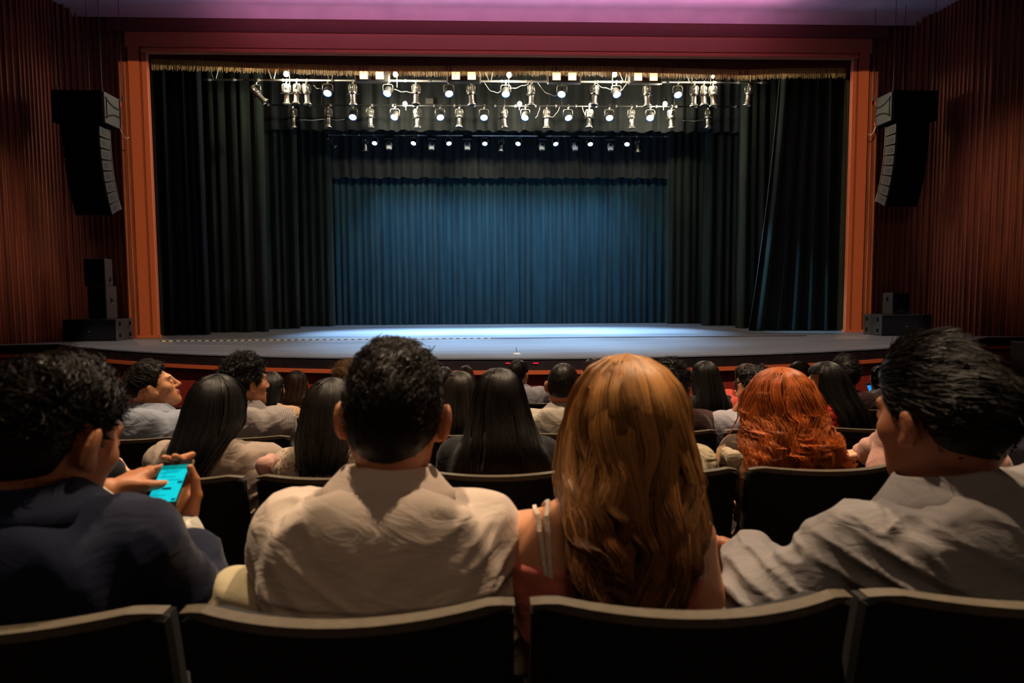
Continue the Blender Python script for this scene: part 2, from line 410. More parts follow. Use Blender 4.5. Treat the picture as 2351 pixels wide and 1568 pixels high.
def yoke_mb(w, h, r=.009, z=-.08):
    return MB().tube([(-w, 0, z-h), (-w, 0, z-.03), (-w*.75, 0, z), (w*.75, 0, z), (w, 0, z-.03), (w, 0, z-h)], r, 6)
def lathe(mb, prof, c, R, n=14):
    G = np.zeros((n, len(prof), 3))
    for k in range(n):
        a = 2*PI*k/n
        for j, (r, z) in enumerate(prof): G[k, j] = np.asarray(R) @ np.array([r*math.cos(a), r*math.sin(a), z])+np.asarray(c)
    return mb.grid(G, close_u=True)
def make_ellipsoidal(tilt=0.0, side=0.0):
    r = thing('ellipsoidal_spotlight', '', 'spotlight')
    clamp_mb().build('clamp', M_steel, r)
    R = roty(side) @ rotx(tilt); c = np.array([0, 0, -.25])
    yoke_mb(.088, .17).build('yoke', M_steel, r, smooth=True)
    mb = MB(); lathe(mb, [(.0, .17), (.055, .165), (.068, .14), (.072, .02), (.076, .015), (.076, -.02), (.07, -.03)], c, R)
    mb.box(R @ np.array([0, -.075, .09])+c, (.05, .02, .09), R); mb.build('lamp_housing', M_steel, r, smooth=True)
    mb = MB(); lathe(mb, [(.085, -.028), (.085, -.045), (.06, -.045)], c, R)
    for a in range(4):
        d = R @ np.array([math.cos(a*PI/2)*.105, math.sin(a*PI/2)*.105, -.036])+c; mb.box(d, (.05, .05, .004), R)
    mb.build('shutter_ring', M_black, r)
    mb = MB(); lathe(mb, [(.058, -.045), (.055, -.19), (.063, -.2), (.063, -.225)], c, R); mb.build('barrel', M_steel, r, smooth=True)
    mb = MB(); lathe(mb, [(.055, -.215), (.088, -.245), (.088, -.265), (.06, -.262), (.05, -.23)], c, R); mb.build('gel_frame', M_steel, r)
    mb = MB(); lathe(mb, [(.0, -.222), (.052, -.226)], c, R); mb.build('lens', M_black, r)
    return r
def make_par(tilt=-.55, side=0.0, s=1.0):
    r = thing('par_spotlight', '', 'spotlight')
    clamp_mb().build('clamp', M_steel, r)
    yoke_mb(.108*s, .15*s).build('yoke', M_steel, r, smooth=True)
    R = roty(side) @ rotx(tilt); c = np.array([0, 0, -.225*s-.01])
    mb = MB(); lathe(mb, [(.0, .12*s), (.06*s, .115*s), (.085*s, .07*s), (.095*s, -.06*s), (.10*s, -.075*s), (.094*s, -.075*s), (.09*s, -.05*s)], c, R)
    mb.build('can', M_black, r, smooth=True)
    mb = MB(); lathe(mb, [(.0, -.062*s), (.05*s, -.062*s), (.08*s, -.058*s)], c, R); mb.build('lens', M_led, r)
    mb = MB(); lathe(mb, [(.08*s, -.059*s), (.0935*s, -.066*s), (.093*s, -.05*s)], c, R); mb.build('lens_rim', M_ledrim, r)
    return r
def make_moving():
    r = thing('moving_head_light', '', 'stage light')
    clamp_mb().build('clamp', M_steel, r)
    mb = MB(); mb.box((0, 0, -.085), (.25, .2, .09), bev=.015); mb.build('base', M_black, r)
    for s in (-1, 1):
        mb = MB(); mb.box((s*.115, 0, -.20), (.03, .09, .17), bev=.012); mb.build('yoke_arm', M_black, r)
    mb = MB(); R = rotx(-.15)
    lathe(mb, [(.0, .085), (.05, .08), (.082, .04), (.086, -.02), (.075, -.1), (.066, -.13), (.05, -.132)], (0, 0, -.25), R, 16)
    mb.build('head', M_white, r, smooth=True)
    mb = MB(); lathe(mb, [(.0, -.125), (.052, -.129)], (0, 0, -.25), R); mb.build('lens', M_black, r)
    mb = MB(); mb.box(R @ np.array([0, -.085, -.01])+np.array([0, 0, -.25]), (.06, .012, .07), R, bev=.004); mb.build('panel', M_black, r)
    return r
def make_flood():
    r = thing('twin_flood_light', '', 'stage light')
    mb = MB(); mb.box((0, .02, .045), (.72, .16, .24), bev=.012); mb.build('housing', M_black, r)
    for s in (-1, 1):
        mb = MB(); mb.box((s*.172, -.066, .055), (.175, .02, .165), bev=.02); mb.build('lens', M_flood, r)
        mb = MB()
        for dx, dz, sx, sz in ((0, .095, .21, .02), (0, -.095, .21, .02), (.098, 0, .02, .2), (-.098, 0, .02, .2)):
            mb.box((s*.172+dx, -.068, .055+dz), (sx, .03, sz))
        mb.build('lens_frame', M_black, r)
        mb = MB(); mb.box((s*.37, .02, .03), (.018, .06, .2)); mb.build('bracket', M_steel, r)
    return r
def make_work(dy=.25, dz=-.14):
    r = thing('work_light', '', 'work light')
    mb = MB(); lathe(mb, [(.0, .13), (.035, .12), (.045, .06), (.03, .045)], (0, 0, 0), np.eye(3)); mb.build('socket', M_black, r)
    mb = MB(); lathe(mb, [(.0, -.055), (.03, -.047), (.05, -.02), (.055, .0), (.045, .03), (.03, .05)], (0, 0, 0), np.eye(3), 18); mb.build('bulb', M_bulb, r, smooth=True)
    MB().tube([(0, .0, .12), (0, dy*.3, .17), (0, dy*.9, .12), (0, dy, .05), (0, dy, dz-.06)], .012, 5).build('bracket', M_dkcable, r)
    return r
used = {}
def place(kind, maker, px, py, Y, label, group, key=None, rot=0.0):
    key = key or kind
    p = PY(px, py, Y)
    if key not in used: used[key] = o = maker()
    else: o = copy_tree(used[key])
    o.location = tuple(p); o.rotation_euler = (0, 0, rot); o['label'] = label; o['group'] = group
    return o
YB1, YB2, YB3 = 15.35, 16.55, 18.35
bat = {1: (YB1, [(466, 183), (1762, 190)], 'front'), 2: (YB2, [(605, 241), (1700, 245)], 'middle'), 3: (YB3, [(748, 309), (1535, 313)], 'rear')}
def bz(b, px): 
    Y, ((xa, ya), (xb, yb)), _ = bat[b]; return ya+(yb-ya)*(px-xa)/(xb-xa)
for b, (Y, (A, B), nm) in bat.items():
    pa, pb = PY(*A, Y), PY(*B, Y); r = thing('lighting_batten', f'long steel lighting pipe across the stage, {nm} of the three', 'lighting pipe', pa, group='stage lighting pipes')
    mb = MB(); mb.tube([(0, 0, 0), tuple(pb-pa)], .024 if b != 2 else .02, 8); mb.build('pipe', M_pipe if b != 2 else M_black, r, smooth=True)
    for t in np.linspace(.01, .99, 24):
        q = (pb-pa)*t; MB().tube([q-np.array([.018, 0, 0]), q+np.array([.018, 0, 0])], .033, 8).build('clamp_ring', M_pipe, r)
    for t in (.02, .12, .22, .50, .62, .74, .86):
        q = (pb-pa)*t; h = 9.05-(pa+q)[2]
        mb = MB(); mb.tube([q+np.array([-.02, 0, 0]), q+np.array([-.12 if b == 1 else -.01, .05, .28]), q+np.array([-.12 if b == 1 else -.01, .06, h])], .010 if b == 1 else .005, 5)
        if b == 1: mb.tube([q+np.array([.02, 0, 0]), q+np.array([.08, .05, .28]), q+np.array([.08, .06, h])], .010, 5)
        mb.build('hanger_strap', M_pipe if b == 1 else M_dkcable, r)
ell = {1: [657, 681, 703, 809, 955, 1081, 1220, 1365, 1485, 1594, 1616, 1637], 2: [672, 754, 849, 958, 1054, 1156, 1255, 1353, 1449, 1542, 1626], 3: [838, 1151, 1464]}
par = {1: [752, 890, 1030, 1161, 1290, 1415, 1556], 2: [810, 906, 1010, 1111, 1206, 1304, 1399, 1493], 3: [860, 950, 1030, 1113, 1190, 1275, 1355, 1440]}
for b in (1, 2, 3):
    Y, _, nm = bat[b]
    for i, px in enumerate(ell[b]):
        key = 'ell'+str(i % 3); 
        o = place('e', lambda: make_ellipsoidal(*[(.06, 0), (-.10, .04), (.02, -.07)][i % 3]), px, bz(b, px), Y, f'steel ellipsoidal spotlight pointing down, {ORD[i]} from left on the {nm} lighting pipe', 'ellipsoidal spotlights', key, rot=[.2, -.3, .5, -.1][i % 4])
        if b == 3: o.scale = (.8, .8, .8)
    for i, px in enumerate(par[b]):
        s = 1.0 if b < 3 else .78
        o = place('p', lambda: make_par(-.62, [0, .25, -.2][i % 3]), px, bz(b, px), Y, f'round spotlight glowing blue-white, {ORD[i]} from left on the {nm} lighting pipe', 'blue-white spotlights', 'par'+str(i % 3))
        o.scale = (s, s, s)
for px, py, b, sd, nm in ((588, 186, 1, -.75, 'at the left end of the front pipe'), (757, 305, 3, -.75, 'at the left end of the rear pipe')):
    o = place('e', lambda: make_ellipsoidal(.1, sd), px, py, bat[b][0], f'steel ellipsoidal spotlight tilted sharply sideways {nm}', 'ellipsoidal spotlights', 'elltilt')
    if b == 3: o.scale = (.8, .8, .8)
place('e', lambda: make_ellipsoidal(.1, .12), 1720, 188, YB1, 'steel ellipsoidal spotlight hanging alone at the right end of the front pipe', 'ellipsoidal spotlights', 'ellright')
for i, px in enumerate((893, 990, 1073, 1244, 1320, 1402)):
    place('m', make_moving, px, bz(3, px), YB3, f'grey moving head light with black yoke, {ORD[i]} from left on the rear pipe', 'moving head lights', rot=[0, .3, -.1, .1, .5, -.2][i])
for i, px in enumerate((855, 1065, 1295, 1481)):
    place('f', make_flood, px, bz(1, px)-4, YB1-.05, f'black twin flood light with two amber lenses, {ORD[i]} from left over the front pipe', 'twin flood lights')
wl = [(657, 170, 1), (908, 171, 1), (1169, 172, 1), (1411, 171, 1), (1637, 176, 1), (930, 239, 2), (1193, 239, 2), (1355, 241, 2), (1527, 239, 2)]
for i, (px, py, b) in enumerate(wl):
    Yw = YB1-.25 if b == 1 else YB2-.15
    o = place('w', (make_work if b == 1 else (lambda: make_work(.15, -.04))), px, py, Yw, f'bare glowing warm bulb, {ORD[i if b == 1 else i-5]} from left ' + ('along the gold fringe' if b == 1 else 'along the middle lighting pipe'), 'glowing warm bulbs', 'work'+str(b))
    o.scale = (1.0,)*3 if px not in (1355, 1637) else (.62,)*3
    p = PY(px, py, Yw)
    light('POINT', 'bulb_light', p+np.array([0, 0, -.1]), p+np.array([0, 0, -1]), 105 if px not in (1355, 1637) else 45, (1.0, .87, .60), .06)
for px in (855, 1065, 1295, 1481):
    p = PY(px, 190, YB1)+np.array([0, .12, 0]); light('SPOT', 'flood_beam', p, (p[0], 18.4, 4.45), 170, (1.0, .86, .62), .08, 70, 1.0)
# beams of the round spotlights
for b, pxs, en in ((1, par[1], 4600), (2, par[2], 4600), (3, par[3], 360)):
    for i, px in enumerate(pxs):
        p = PY(px, bz(b, px), bat[b][0])+np.array([0, -.12, -.34])
        tx = .55+(p[0]-.55)*.80
        light('SPOT', 'par_beam', p, (tx, (p[1]-(2.6 if i % 2 else .3)) if b == 1 else (p[1]-.5 if b < 3 else p[1]+.5), SZ), en*(.8 if i % 2 and b == 1 else 1), (.34, .62, 1.0), .06, 46 if b < 3 else 100, 1.0)
light('SPOT', 'par_beam', (2.6, 14.72, 5.55), (6.85, 15.1, 1.2), 2600, (.25, .66, 1.0), .06, 24, 1.0)  # added beam without a fixture, lights the right main curtain's hem
# thin rods and cables
def wire(px0, py0, px1, py1, Y, sag, label, r=.007, mt=None, cat='cable', name='power_cable', group=None):
    a, c = PY(px0, py0, Y), PY(px1, py1, Y); pts = []
    for t in np.linspace(0, 1, 12): pts.append(a+(c-a)*t+np.array([0, .02*math.sin(t*9), -sag*4*t*(1-t)+.01*math.sin(t*13)]))
    tag(MB().tube(pts, r, 5).build(name, mt or M_cable, smooth=True), label, cat, group)
wire(680, 276, 792, 274, YB2+.1, 0, 'thin pale rod held out beside the second middle-pipe ellipsoidal spotlight', .009, M_pipe, 'rod', 'side_rod')
wire(1568, 277, 1640, 277, YB2+.1, 0, 'thin dark rod at the right end under the middle lighting pipe', .007, M_steel, 'rod', 'side_rod')
wire(905, 205, 952, 211, YB1, .03, 'pale cable drooping from the second blue spotlight on the front pipe')
wire(1112, 190, 1150, 208, YB1, .11, 'pale cable looping left of the fourth blue spotlight, front pipe')
wire(1170, 203, 1215, 190, YB1, .03, 'pale cable rising right of the fourth blue spotlight, front pipe')
wire(1235, 190, 1282, 216, YB1, .12, 'thin pale cable hanging left of the fifth blue spotlight, front pipe')
wire(1368, 190, 1408, 202, YB1, .06, 'pale cable drooping left of the sixth blue spotlight, front pipe')
wire(1423, 208, 1440, 188, YB1, .04, 'short pale cable hooked right of the sixth blue spotlight, front pipe')
wire(1230, 271, 1240, 246, YB2, .03, 'pale cable kinked right of the fifth blue spotlight, middle pipe')
wire(1262, 268, 1285, 246, YB2, .08, 'pale cable looped below the middle pipe beside a steel spotlight')
wire(1337, 246, 1345, 266, YB2, .03, 'short pale cable hanging by the eighth middle-pipe steel spotlight')
wire(950, 305, 985, 308, YB3, .04, 'pale cable lying along the rear pipe beside a moving head light')
wire(720, 196, 742, 201, YB1, .05, 'curled pale cable left of the first blue spotlight on the front pipe')
# small plaque on the border
mb = MB(); p = PY(986, 233, 17.37); mb.box(p, (.19, .09, .13)); tag(mb.build('paper_tag', M_side), 'small grey rectangular tag pinned on the dark border behind the lights', 'tag')

# ------------------------------------------------------------------ loudspeakers
def rotated(o, a): o.rotation_euler = (0, 0, a)
def line_array(side):
    # hung from the ceiling; local -y faces the audience, +x*side points to the stage centre
    pf = PY(235, 207, 13.0) if side > 0 else PY(2051, 207, 13.35)
    lab = 'black hanging line array loudspeaker beside the ' + ('left' if side > 0 else 'right') + ' wall, curving backwards at its foot'
    r = thing('line_array_speaker', lab, 'loudspeaker', pf, group='hanging line arrays')
    s = side; D = .6
    mb = MB(); mb.box((-s*.46, .015, -.29), (.90, .05, .58), bev=.012); mb.box((-s*.46, .30, -.29), (.88, .55, .57), bev=.01); mb.build('bass_cabinet', M_plastic, r)
    mb = MB(); x = 0.0
    mb.box((x, .30, -.29), (.03, .56, .56), bev=.008); sp = mb.build('side_panel', M_side, r)
    mb = MB()
    for zz in (-.13, -.45):
        pts = [(s*.018, .05+.48*t, zz+(1 if zz > -.3 else -1)*(.09-.20*math.sin(PI*t*.5+.4)*.9)+(0)) for t in np.linspace(0, 1, 10)]
        mb.tube(pts, .016, 6)
    mb.tube([(s*.018, .08, -.10), (s*.018, .08, -.48)], .012, 5); mb.tube([(s*.018, .54, -.03), (s*.018, .54, -.55)], .016, 5)
    mb.build('trim_line', M_black, sp)
    for zz in (-.10, -.52):
        mb = MB(); mb.box((s*.02, .565, zz), (.02, .03, .07)); mb.build('red_mark', M_red, sp)
    # curved column of cabinets
    y, z, a = .06, -.60, 0.0
    for k in range(8):
        h = .208; R = rotx(a); c = np.array([-s*.47, y, z])
        mb = MB(); mb.box(c+R @ np.array([0, .19, -h/2]), (.66, .38, h-.012), R, bev=.012); cb = mb.build('cabinet', M_plastic, r)
        mb = MB(); mb.box(c+R @ np.array([s*.335, .19, -h/2]), (.015, .33, h-.03), R, bev=.005); mb.build('cabinet_side', M_side, cb)
        mb = MB(); mb.box(c+R @ np.array([s*.344, .17, -h/2]), (.008, .15, h-.12), R, bev=.004); mb.build('handle', M_side2, cb)
        mb = MB(); mb.tube([c+R @ np.array([s*.33, .39, 0]), c+R @ np.array([s*.33, .39, -h])], .014, 6); mb.build('rigging_bar', M_steel, cb)
        d = R @ np.array([0, 0, -h]); y += d[1]; z += d[2]; a += .045+.005*k
    for (xx, yy) in ((-s*.86, .1), (-s*.5, .5), (-s*.06, .1), (s*.0, .7)):
        mb = MB(); mb.tube([(xx, yy, 0), (xx, yy, 7.12-pf[2])], .006, 5); mb.tube([(xx, yy, 0), (xx, yy, .08)], .018, 6); mb.build('hanging_wire', M_dkcable, r)
    mb = MB(); mb.tube([(0, .56, -.55), (s*.03, .58, -.66), (s*.1, .56, -.74), (s*.16, .55, -.72)], .01, 5); mb.build('loose_cable', M_cable, r)
    return r
line_array(1); line_array(-1)
def speaker(name, label, fc, base_px, w, h, d, s, ang, sidemat, handles=(), group=None, zbase=SZ, at=None):
    # s=+1: light side face is at +x; base point = the vertical edge between front and side
    p = PZ(*base_px, zbase) if at is None else np.array(at)
    r = thing(name, label, 'loudspeaker', (p[0], p[1], zbase), group, rotz=ang)
    mb = MB(); mb.box((-s*w/2, d/2, h/2), (w, d, h), bev=.008); mb.build('cabinet', sidemat, r)
    mb = MB(); mb.box((-s*w/2, -.006, h/2), (w-.03, .02, h-.03), bev=.006); g = mb.build('grille', M_plastic, r)
    mb = MB(); mb.box((-s*w*.5, -.018, h*.18 if h > w else h*.45), (.035, .006, .025)); mb.build('badge', M_side, g)
    for (yy, zz) in handles:
        mb = MB(); mb.box((s*.001, yy, zz), (.012, .07, .085), bev=.003); hd = mb.build('handle_recess', M_void, r)
        mb = MB(); mb.box((s*.007, yy, zz-.05), (.012, .09, .012)); mb.build('handle', M_steel, hd)
    return r, p
r, p = speaker('subwoofer', 'long low black subwoofer on the stage floor by the left column', 0, (269, 783), 1.02, .42, .62, 1, .0, M_side2, ((.12, .1), (.5, .1), (.12, .32), (.5, .32)))
r2_, p2 = speaker('loudspeaker', 'black upright loudspeaker standing on the left subwoofer, middle of the stack', 0, None, .34, .64, .42, 1, .05, M_side2, ((.2, .36),), zbase=SZ+.422, at=(p[0]-.18, p[1]+.03, 0))
speaker('loudspeaker', 'small black loudspeaker on top of the left speaker stack', 0, None, .38, .53, .34, 1, .12, M_side2, ((.2, .12),), zbase=SZ+.422+.642, at=(p2[0]-.02, p2[1]+.04, 0))
r, p = speaker('subwoofer', 'long low black subwoofer on the stage floor by the right column', 0, (2022, 771.5), 1.02, .42, .62, -1, .0, M_side2, ((.12, .1), (.5, .1), (.12, .32), (.5, .32)))
speaker('loudspeaker', 'black loudspeaker standing on the right subwoofer', 0, None, .34, .43, .36, -1, -.05, M_side2, ((.18, .3),), zbase=SZ+.422, at=(p[0]+.24, p[1]+.05, 0))
# small things on the stage lip
p = PZ(1187, 813, SZ)
r = thing('boundary_microphone', 'small white microphone base with thin stem on the stage lip', 'microphone', p)
mb = MB(); lathe(mb, [(.0, .022), (.03, .02), (.055, .008), (.06, 0)], (0, 0, 0), np.eye(3)); mb.build('base', M_white, r, smooth=True)
MB().tube([(0, 0, .02), (-.015, .01, .10)], .004, 5).build('stem', M_black, r)
for px, sd in ((1167, 'left'), (1230, 'right')):
    x = PY(px, 834, 9.3)[0]; yy = arcY(x)+.01
    z = PY(px, 834, yy)[2]
    mb = MB(); mb.box((x, yy, z), (.075, .02, .014)); tag(mb.build('red_marker', mat('lit_red_marker', (.5, .01, .02), .5, emit=(1, .02, .05), estr=.5)), f'short red marker strip on the dark stage edge, {sd} of the pair', 'marker', 'red stage edge markers')

# ------------------------------------------------------------------ implicit surfaces for bodies and clothes
_rs = np.random.default_rng(77); LAT = _rs.random((32, 32, 32)).astype(np.float32)
def vnoise(p):
    i = np.floor(p).astype(np.int64); f = (p-i).astype(np.float32); f = f*f*(3-2*f); i &= 31; j = (i+1) & 31
    x0, y0, z0 = i.T; x1, y1, z1 = j.T; fx, fy, fz = f.T
    a = LAT[x0, y0, z0]*(1-fx)+LAT[x1, y0, z0]*fx; b = LAT[x0, y1, z0]*(1-fx)+LAT[x1, y1, z0]*fx
    c = LAT[x0, y0, z1]*(1-fx)+LAT[x1, y0, z1]*fx; d = LAT[x0, y1, z1]*(1-fx)+LAT[x1, y1, z1]*fx
    return (a*(1-fy)+b*fy)*(1-fz)+(c*(1-fy)+d*fy)*fz
A3 = lambda *v: np.array(v, dtype=np.float64)
def cone(a, b, ra, rb, k=.02, op='u'): return ('c', np.asarray(a, float), np.asarray(b, float), ra, rb, k, op)
def ell_(c, r, R=None, k=.03, op='u'): return ('e', np.asarray(c, float), np.asarray(r, float), np.eye(3) if R is None else R, 0, k, op)
def evalp(prims, p):
    d = None
    for q in prims:
        if q[0] == 'c':
            _, a, b, ra, rb, k, op = q; pa = p-a; ba = b-a
            t = np.clip(pa @ ba/(ba @ ba+1e-12), 0, 1); e = np.linalg.norm(pa-t[:, None]*ba, axis=1)-(ra+(rb-ra)*t)
        elif q[0] == 'e':
            _, c, r, R, _, k, op = q; w = (p-c) @ R; k0 = np.linalg.norm(w/r, axis=1); k1 = np.linalg.norm(w/(r*r), axis=1)
            e = k0*(k0-1)/np.maximum(k1, 1e-6)
        elif q[0] == 'f':
            e = q[1](p); k, op = q[5], q[6]
        if d is None: d = e; continue
        if op == 'u':
            hh = np.maximum(k-np.abs(d-e), 0)/max(k, 1e-6); d = np.minimum(d, e)-hh*hh*k*.25
        elif op == 's':
            e = -e; hh = np.maximum(k-np.abs(d-e), 0)/max(k, 1e-6); d = np.maximum(d, e)+hh*hh*k*.25
        elif op == 'i':
            hh = np.maximum(k-np.abs(d-e), 0)/max(k, 1e-6); d = np.maximum(d, e)+hh*hh*k*.25
        elif op == 'd': d = d+e
    return d
def bounds(prims, pad):
    lo = np.full(3, 1e9); hi = -lo
    for q in prims:
        if q[6] != 'u' or q[0] == 'f': continue
        if q[0] == 'c':
            for c, r in ((q[1], q[3]), (q[2], q[4])): lo = np.minimum(lo, c-r); hi = np.maximum(hi, c+r)
        else: r = q[2].max(); lo = np.minimum(lo, q[1]-r); hi = np.maximum(hi, q[1]+r)
    return lo-pad, hi+pad
def nets(prims, h, pad=.03, clip=None):
    lo, hi = bounds(prims, pad)
    if clip is not None: lo = np.maximum(lo, clip[0]); hi = np.minimum(hi, clip[1])
    B = 6; nb = np.ceil((hi-lo)/h/B).astype(int)+1; n = nb*B
    cb = np.stack(np.meshgrid(*[lo[i]+(np.arange(nb[i])*B+(B-1)/2)*h for i in range(3)], indexing='ij'), -1).reshape(-1, 3)
    dc = evalp(prims, cb).astype(np.float32).reshape(nb)
    act = np.abs(dc) < B*h*1.35+.012
    D = dc.repeat(B, 0).repeat(B, 1).repeat(B, 2); ai = np.argwhere(act.repeat(B, 0).repeat(B, 1).repeat(B, 2))
    for s in range(0, len(ai), 120000):
        a = ai[s:s+120000]; D[a[:, 0], a[:, 1], a[:, 2]] = evalp(prims, lo+a*h)
    sg = D < 0
    c8 = [sg[i:n[0]-1+i, j:n[1]-1+j, k:n[2]-1+k] for i in (0, 1) for j in (0, 1) for k in (0, 1)]
    sm = sum(c.astype(np.int8) for c in c8); cells = np.argwhere((sm > 0) & (sm < 8))
    idx = -np.ones(n-1, dtype=np.int64); idx[cells[:, 0], cells[:, 1], cells[:, 2]] = np.arange(len(cells))
    acc = np.zeros((len(cells), 3)); cnt = np.zeros(len(cells))
    offs = [(i, j, k) for i in (0, 1) for j in (0, 1) for k in (0, 1)]
    for o in offs:
        for ax in range(3):
            if o[ax]: continue
            o2 = list(o); o2[ax] = 1
            a = D[cells[:, 0]+o[0], cells[:, 1]+o[1], cells[:, 2]+o[2]]; b = D[cells[:, 0]+o2[0], cells[:, 1]+o2[1], cells[:, 2]+o2[2]]
            mk = (a < 0) != (b < 0); t = np.where(mk, a/np.where(mk, a-b, 1), 0)
            pt = np.tile(np.array(o, float), (len(cells), 1)); pt[:, ax] += t
            acc += pt*mk[:, None]; cnt += mk
    V = lo+(cells+acc/np.maximum(cnt, 1)[:, None])*h
    Q = []
    for ax in range(3):
        sl0 = [slice(1, n[i]-1) for i in range(3)]; sl1 = list(sl0); sl0[ax] = slice(0, n[ax]-1); sl1[ax] = slice(1, n[ax])
        a = sg[tuple(sl0)]; b = sg[tuple(sl1)]; e = np.argwhere(a != b)
        if not len(e): continue
        fl = a[e[:, 0], e[:, 1], e[:, 2]]
        base = e+np.array([0 if i == ax else 1 for i in range(3)])
        u, v = (ax+1) % 3, (ax+2) % 3; q = []
        for du, dv in ((0, 0), (1, 0), (1, 1), (0, 1)):
            c = base.copy(); c[:, u] -= du; c[:, v] -= dv; q.append(idx[c[:, 0], c[:, 1], c[:, 2]])
        q = np.stack(q, 1); q[~fl] = q[~fl][:, ::-1]; Q.append(q[(q >= 0).all(1)])
    return V, np.concatenate(Q)
def vnormals(V, Q):
    nrm = np.zeros_like(V); fn = np.cross(V[Q[:, 2]]-V[Q[:, 0]], V[Q[:, 3]]-V[Q[:, 1]])
    for i in range(4): np.add.at(nrm, Q[:, i], fn)
    return nrm/(np.linalg.norm(nrm, axis=1)[:, None]+1e-12)
def sdf_obj(name, prims, h, material, parent=None, pad=.03, fmat=None, clip=None, extra=None):
    V, Q = nets(prims, h, pad, clip)
    if extra is not None:
        V2, Q2 = extra; Q = np.concatenate([Q, Q2+len(V)]); V = np.concatenate([V, V2])
    fm = fmat(V[Q].mean(1)) if fmat else None
    return mesh_obj(name, V, Q, material, parent, True, fmat=fm), V, Q
def strands(paths, radii, tone, along, n=3):
    N_, K, _ = paths.shape; T = np.gradient(paths, axis=1); T /= np.linalg.norm(T, axis=2)[..., None]+1e-9
    ref = np.array([.37, .81, .45]); a = np.cross(T, ref); a /= np.linalg.norm(a, axis=2)[..., None]+1e-9; b = np.cross(T, a)
    V = np.stack([paths+radii[..., None]*(a*math.cos(2*PI*k/n)+b*math.sin(2*PI*k/n)) for k in range(n)], 2)
    I = np.arange(N_*K*n).reshape(N_, K, n); qs = []
    for k in range(n):
        k2 = (k+1) % n; qs.append(np.stack([I[:, :-1, k], I[:, :-1, k2], I[:, 1:, k2], I[:, 1:, k]], -1).reshape(-1, 4))
    return V.reshape(-1, 3), np.concatenate(qs), np.repeat(tone, K*n), np.repeat(along.reshape(-1), n)

# ------------------------------------------------------------------ people materials
def skin_mat(name, c):
    M = noisy(name, tuple(v*.90 for v in c), c, (25, 25, 25), .5, .05, bscale=(300, 300, 300), spec=.35); return M
SK = {k: skin_mat('skin_'+k, c) for k, c in dict(tan=(.50, .20, .095), warm=(.60, .27, .14), light=(.68, .36, .22), deep=(.34, .125, .06)).items()}
M_lip = mat('lips', (.40, .10, .07), .4); M_brow = mat('eyebrow_hair', (.02, .012, .008), .7)
M_eyew = mat('eye_white', (.7, .66, .6), .25); M_iris = mat('iris', (.02, .012, .008), .15)
def hair_mat(name, root, tip, t0=.3, t1=.9, rough=.42, spec=.20, var=.5):
    M = mat(name, root, rough, spec=spec); N, L, b = nodes(M)
    al = N.new('ShaderNodeAttribute'); al.attribute_name = 'along'; tn = N.new('ShaderNodeAttribute'); tn.attribute_name = 'tone'
    mr = N.new('ShaderNodeMapRange'); mr.inputs['From Min'].default_value = t0; mr.inputs['From Max'].default_value = t1; mr.interpolation_type = 'SMOOTHSTEP'
    L.new(al.outputs['Fac'], mr.inputs['Value'])
    mx = N.new('ShaderNodeMix'); mx.data_type = 'RGBA'; mx.inputs[6].default_value = (*root, 1); mx.inputs[7].default_value = (*tip, 1)
    L.new(mr.outputs['Result'], mx.inputs[0])
    hs = N.new('ShaderNodeHueSaturation'); m2 = N.new('ShaderNodeMapRange'); m2.inputs['To Min'].default_value = 1-var; m2.inputs['To Max'].default_value = 1+var
    L.new(tn.outputs['Fac'], m2.inputs['Value']); L.new(m2.outputs['Result'], hs.inputs['Value']); L.new(mx.outputs[2], hs.inputs['Color'])
    L.new(hs.outputs['Color'], b.inputs['Base Color']); return M
HM = dict(black=hair_mat('black_hair', (.0055, .0045, .004), (.007, .0055, .005)),
          brownblack=hair_mat('dark_brown_hair', (.011, .0075, .0055), (.014, .010, .007)),
          ombre=hair_mat('dark_hair_brown_ends', (.008, .0055, .0045), (.24, .10, .035), .74, 1.0),
          blonde=hair_mat('honey_brown_hair', (.40, .185, .058), (.14, .054, .018), .35, .85, .42, var=.6),  # darker tips: ombre plus shade of the lower lengths painted in
          red=hair_mat('copper_red_hair', (.36, .085, .016), (.46, .11, .022), .1, .9, .42, var=.55),
          dirty=hair_mat('dark_blonde_hair', (.26, .15, .07), (.40, .24, .11), .1, .8),
          brown=hair_mat('brown_hair', (.032, .016, .009), (.055, .025, .012)))
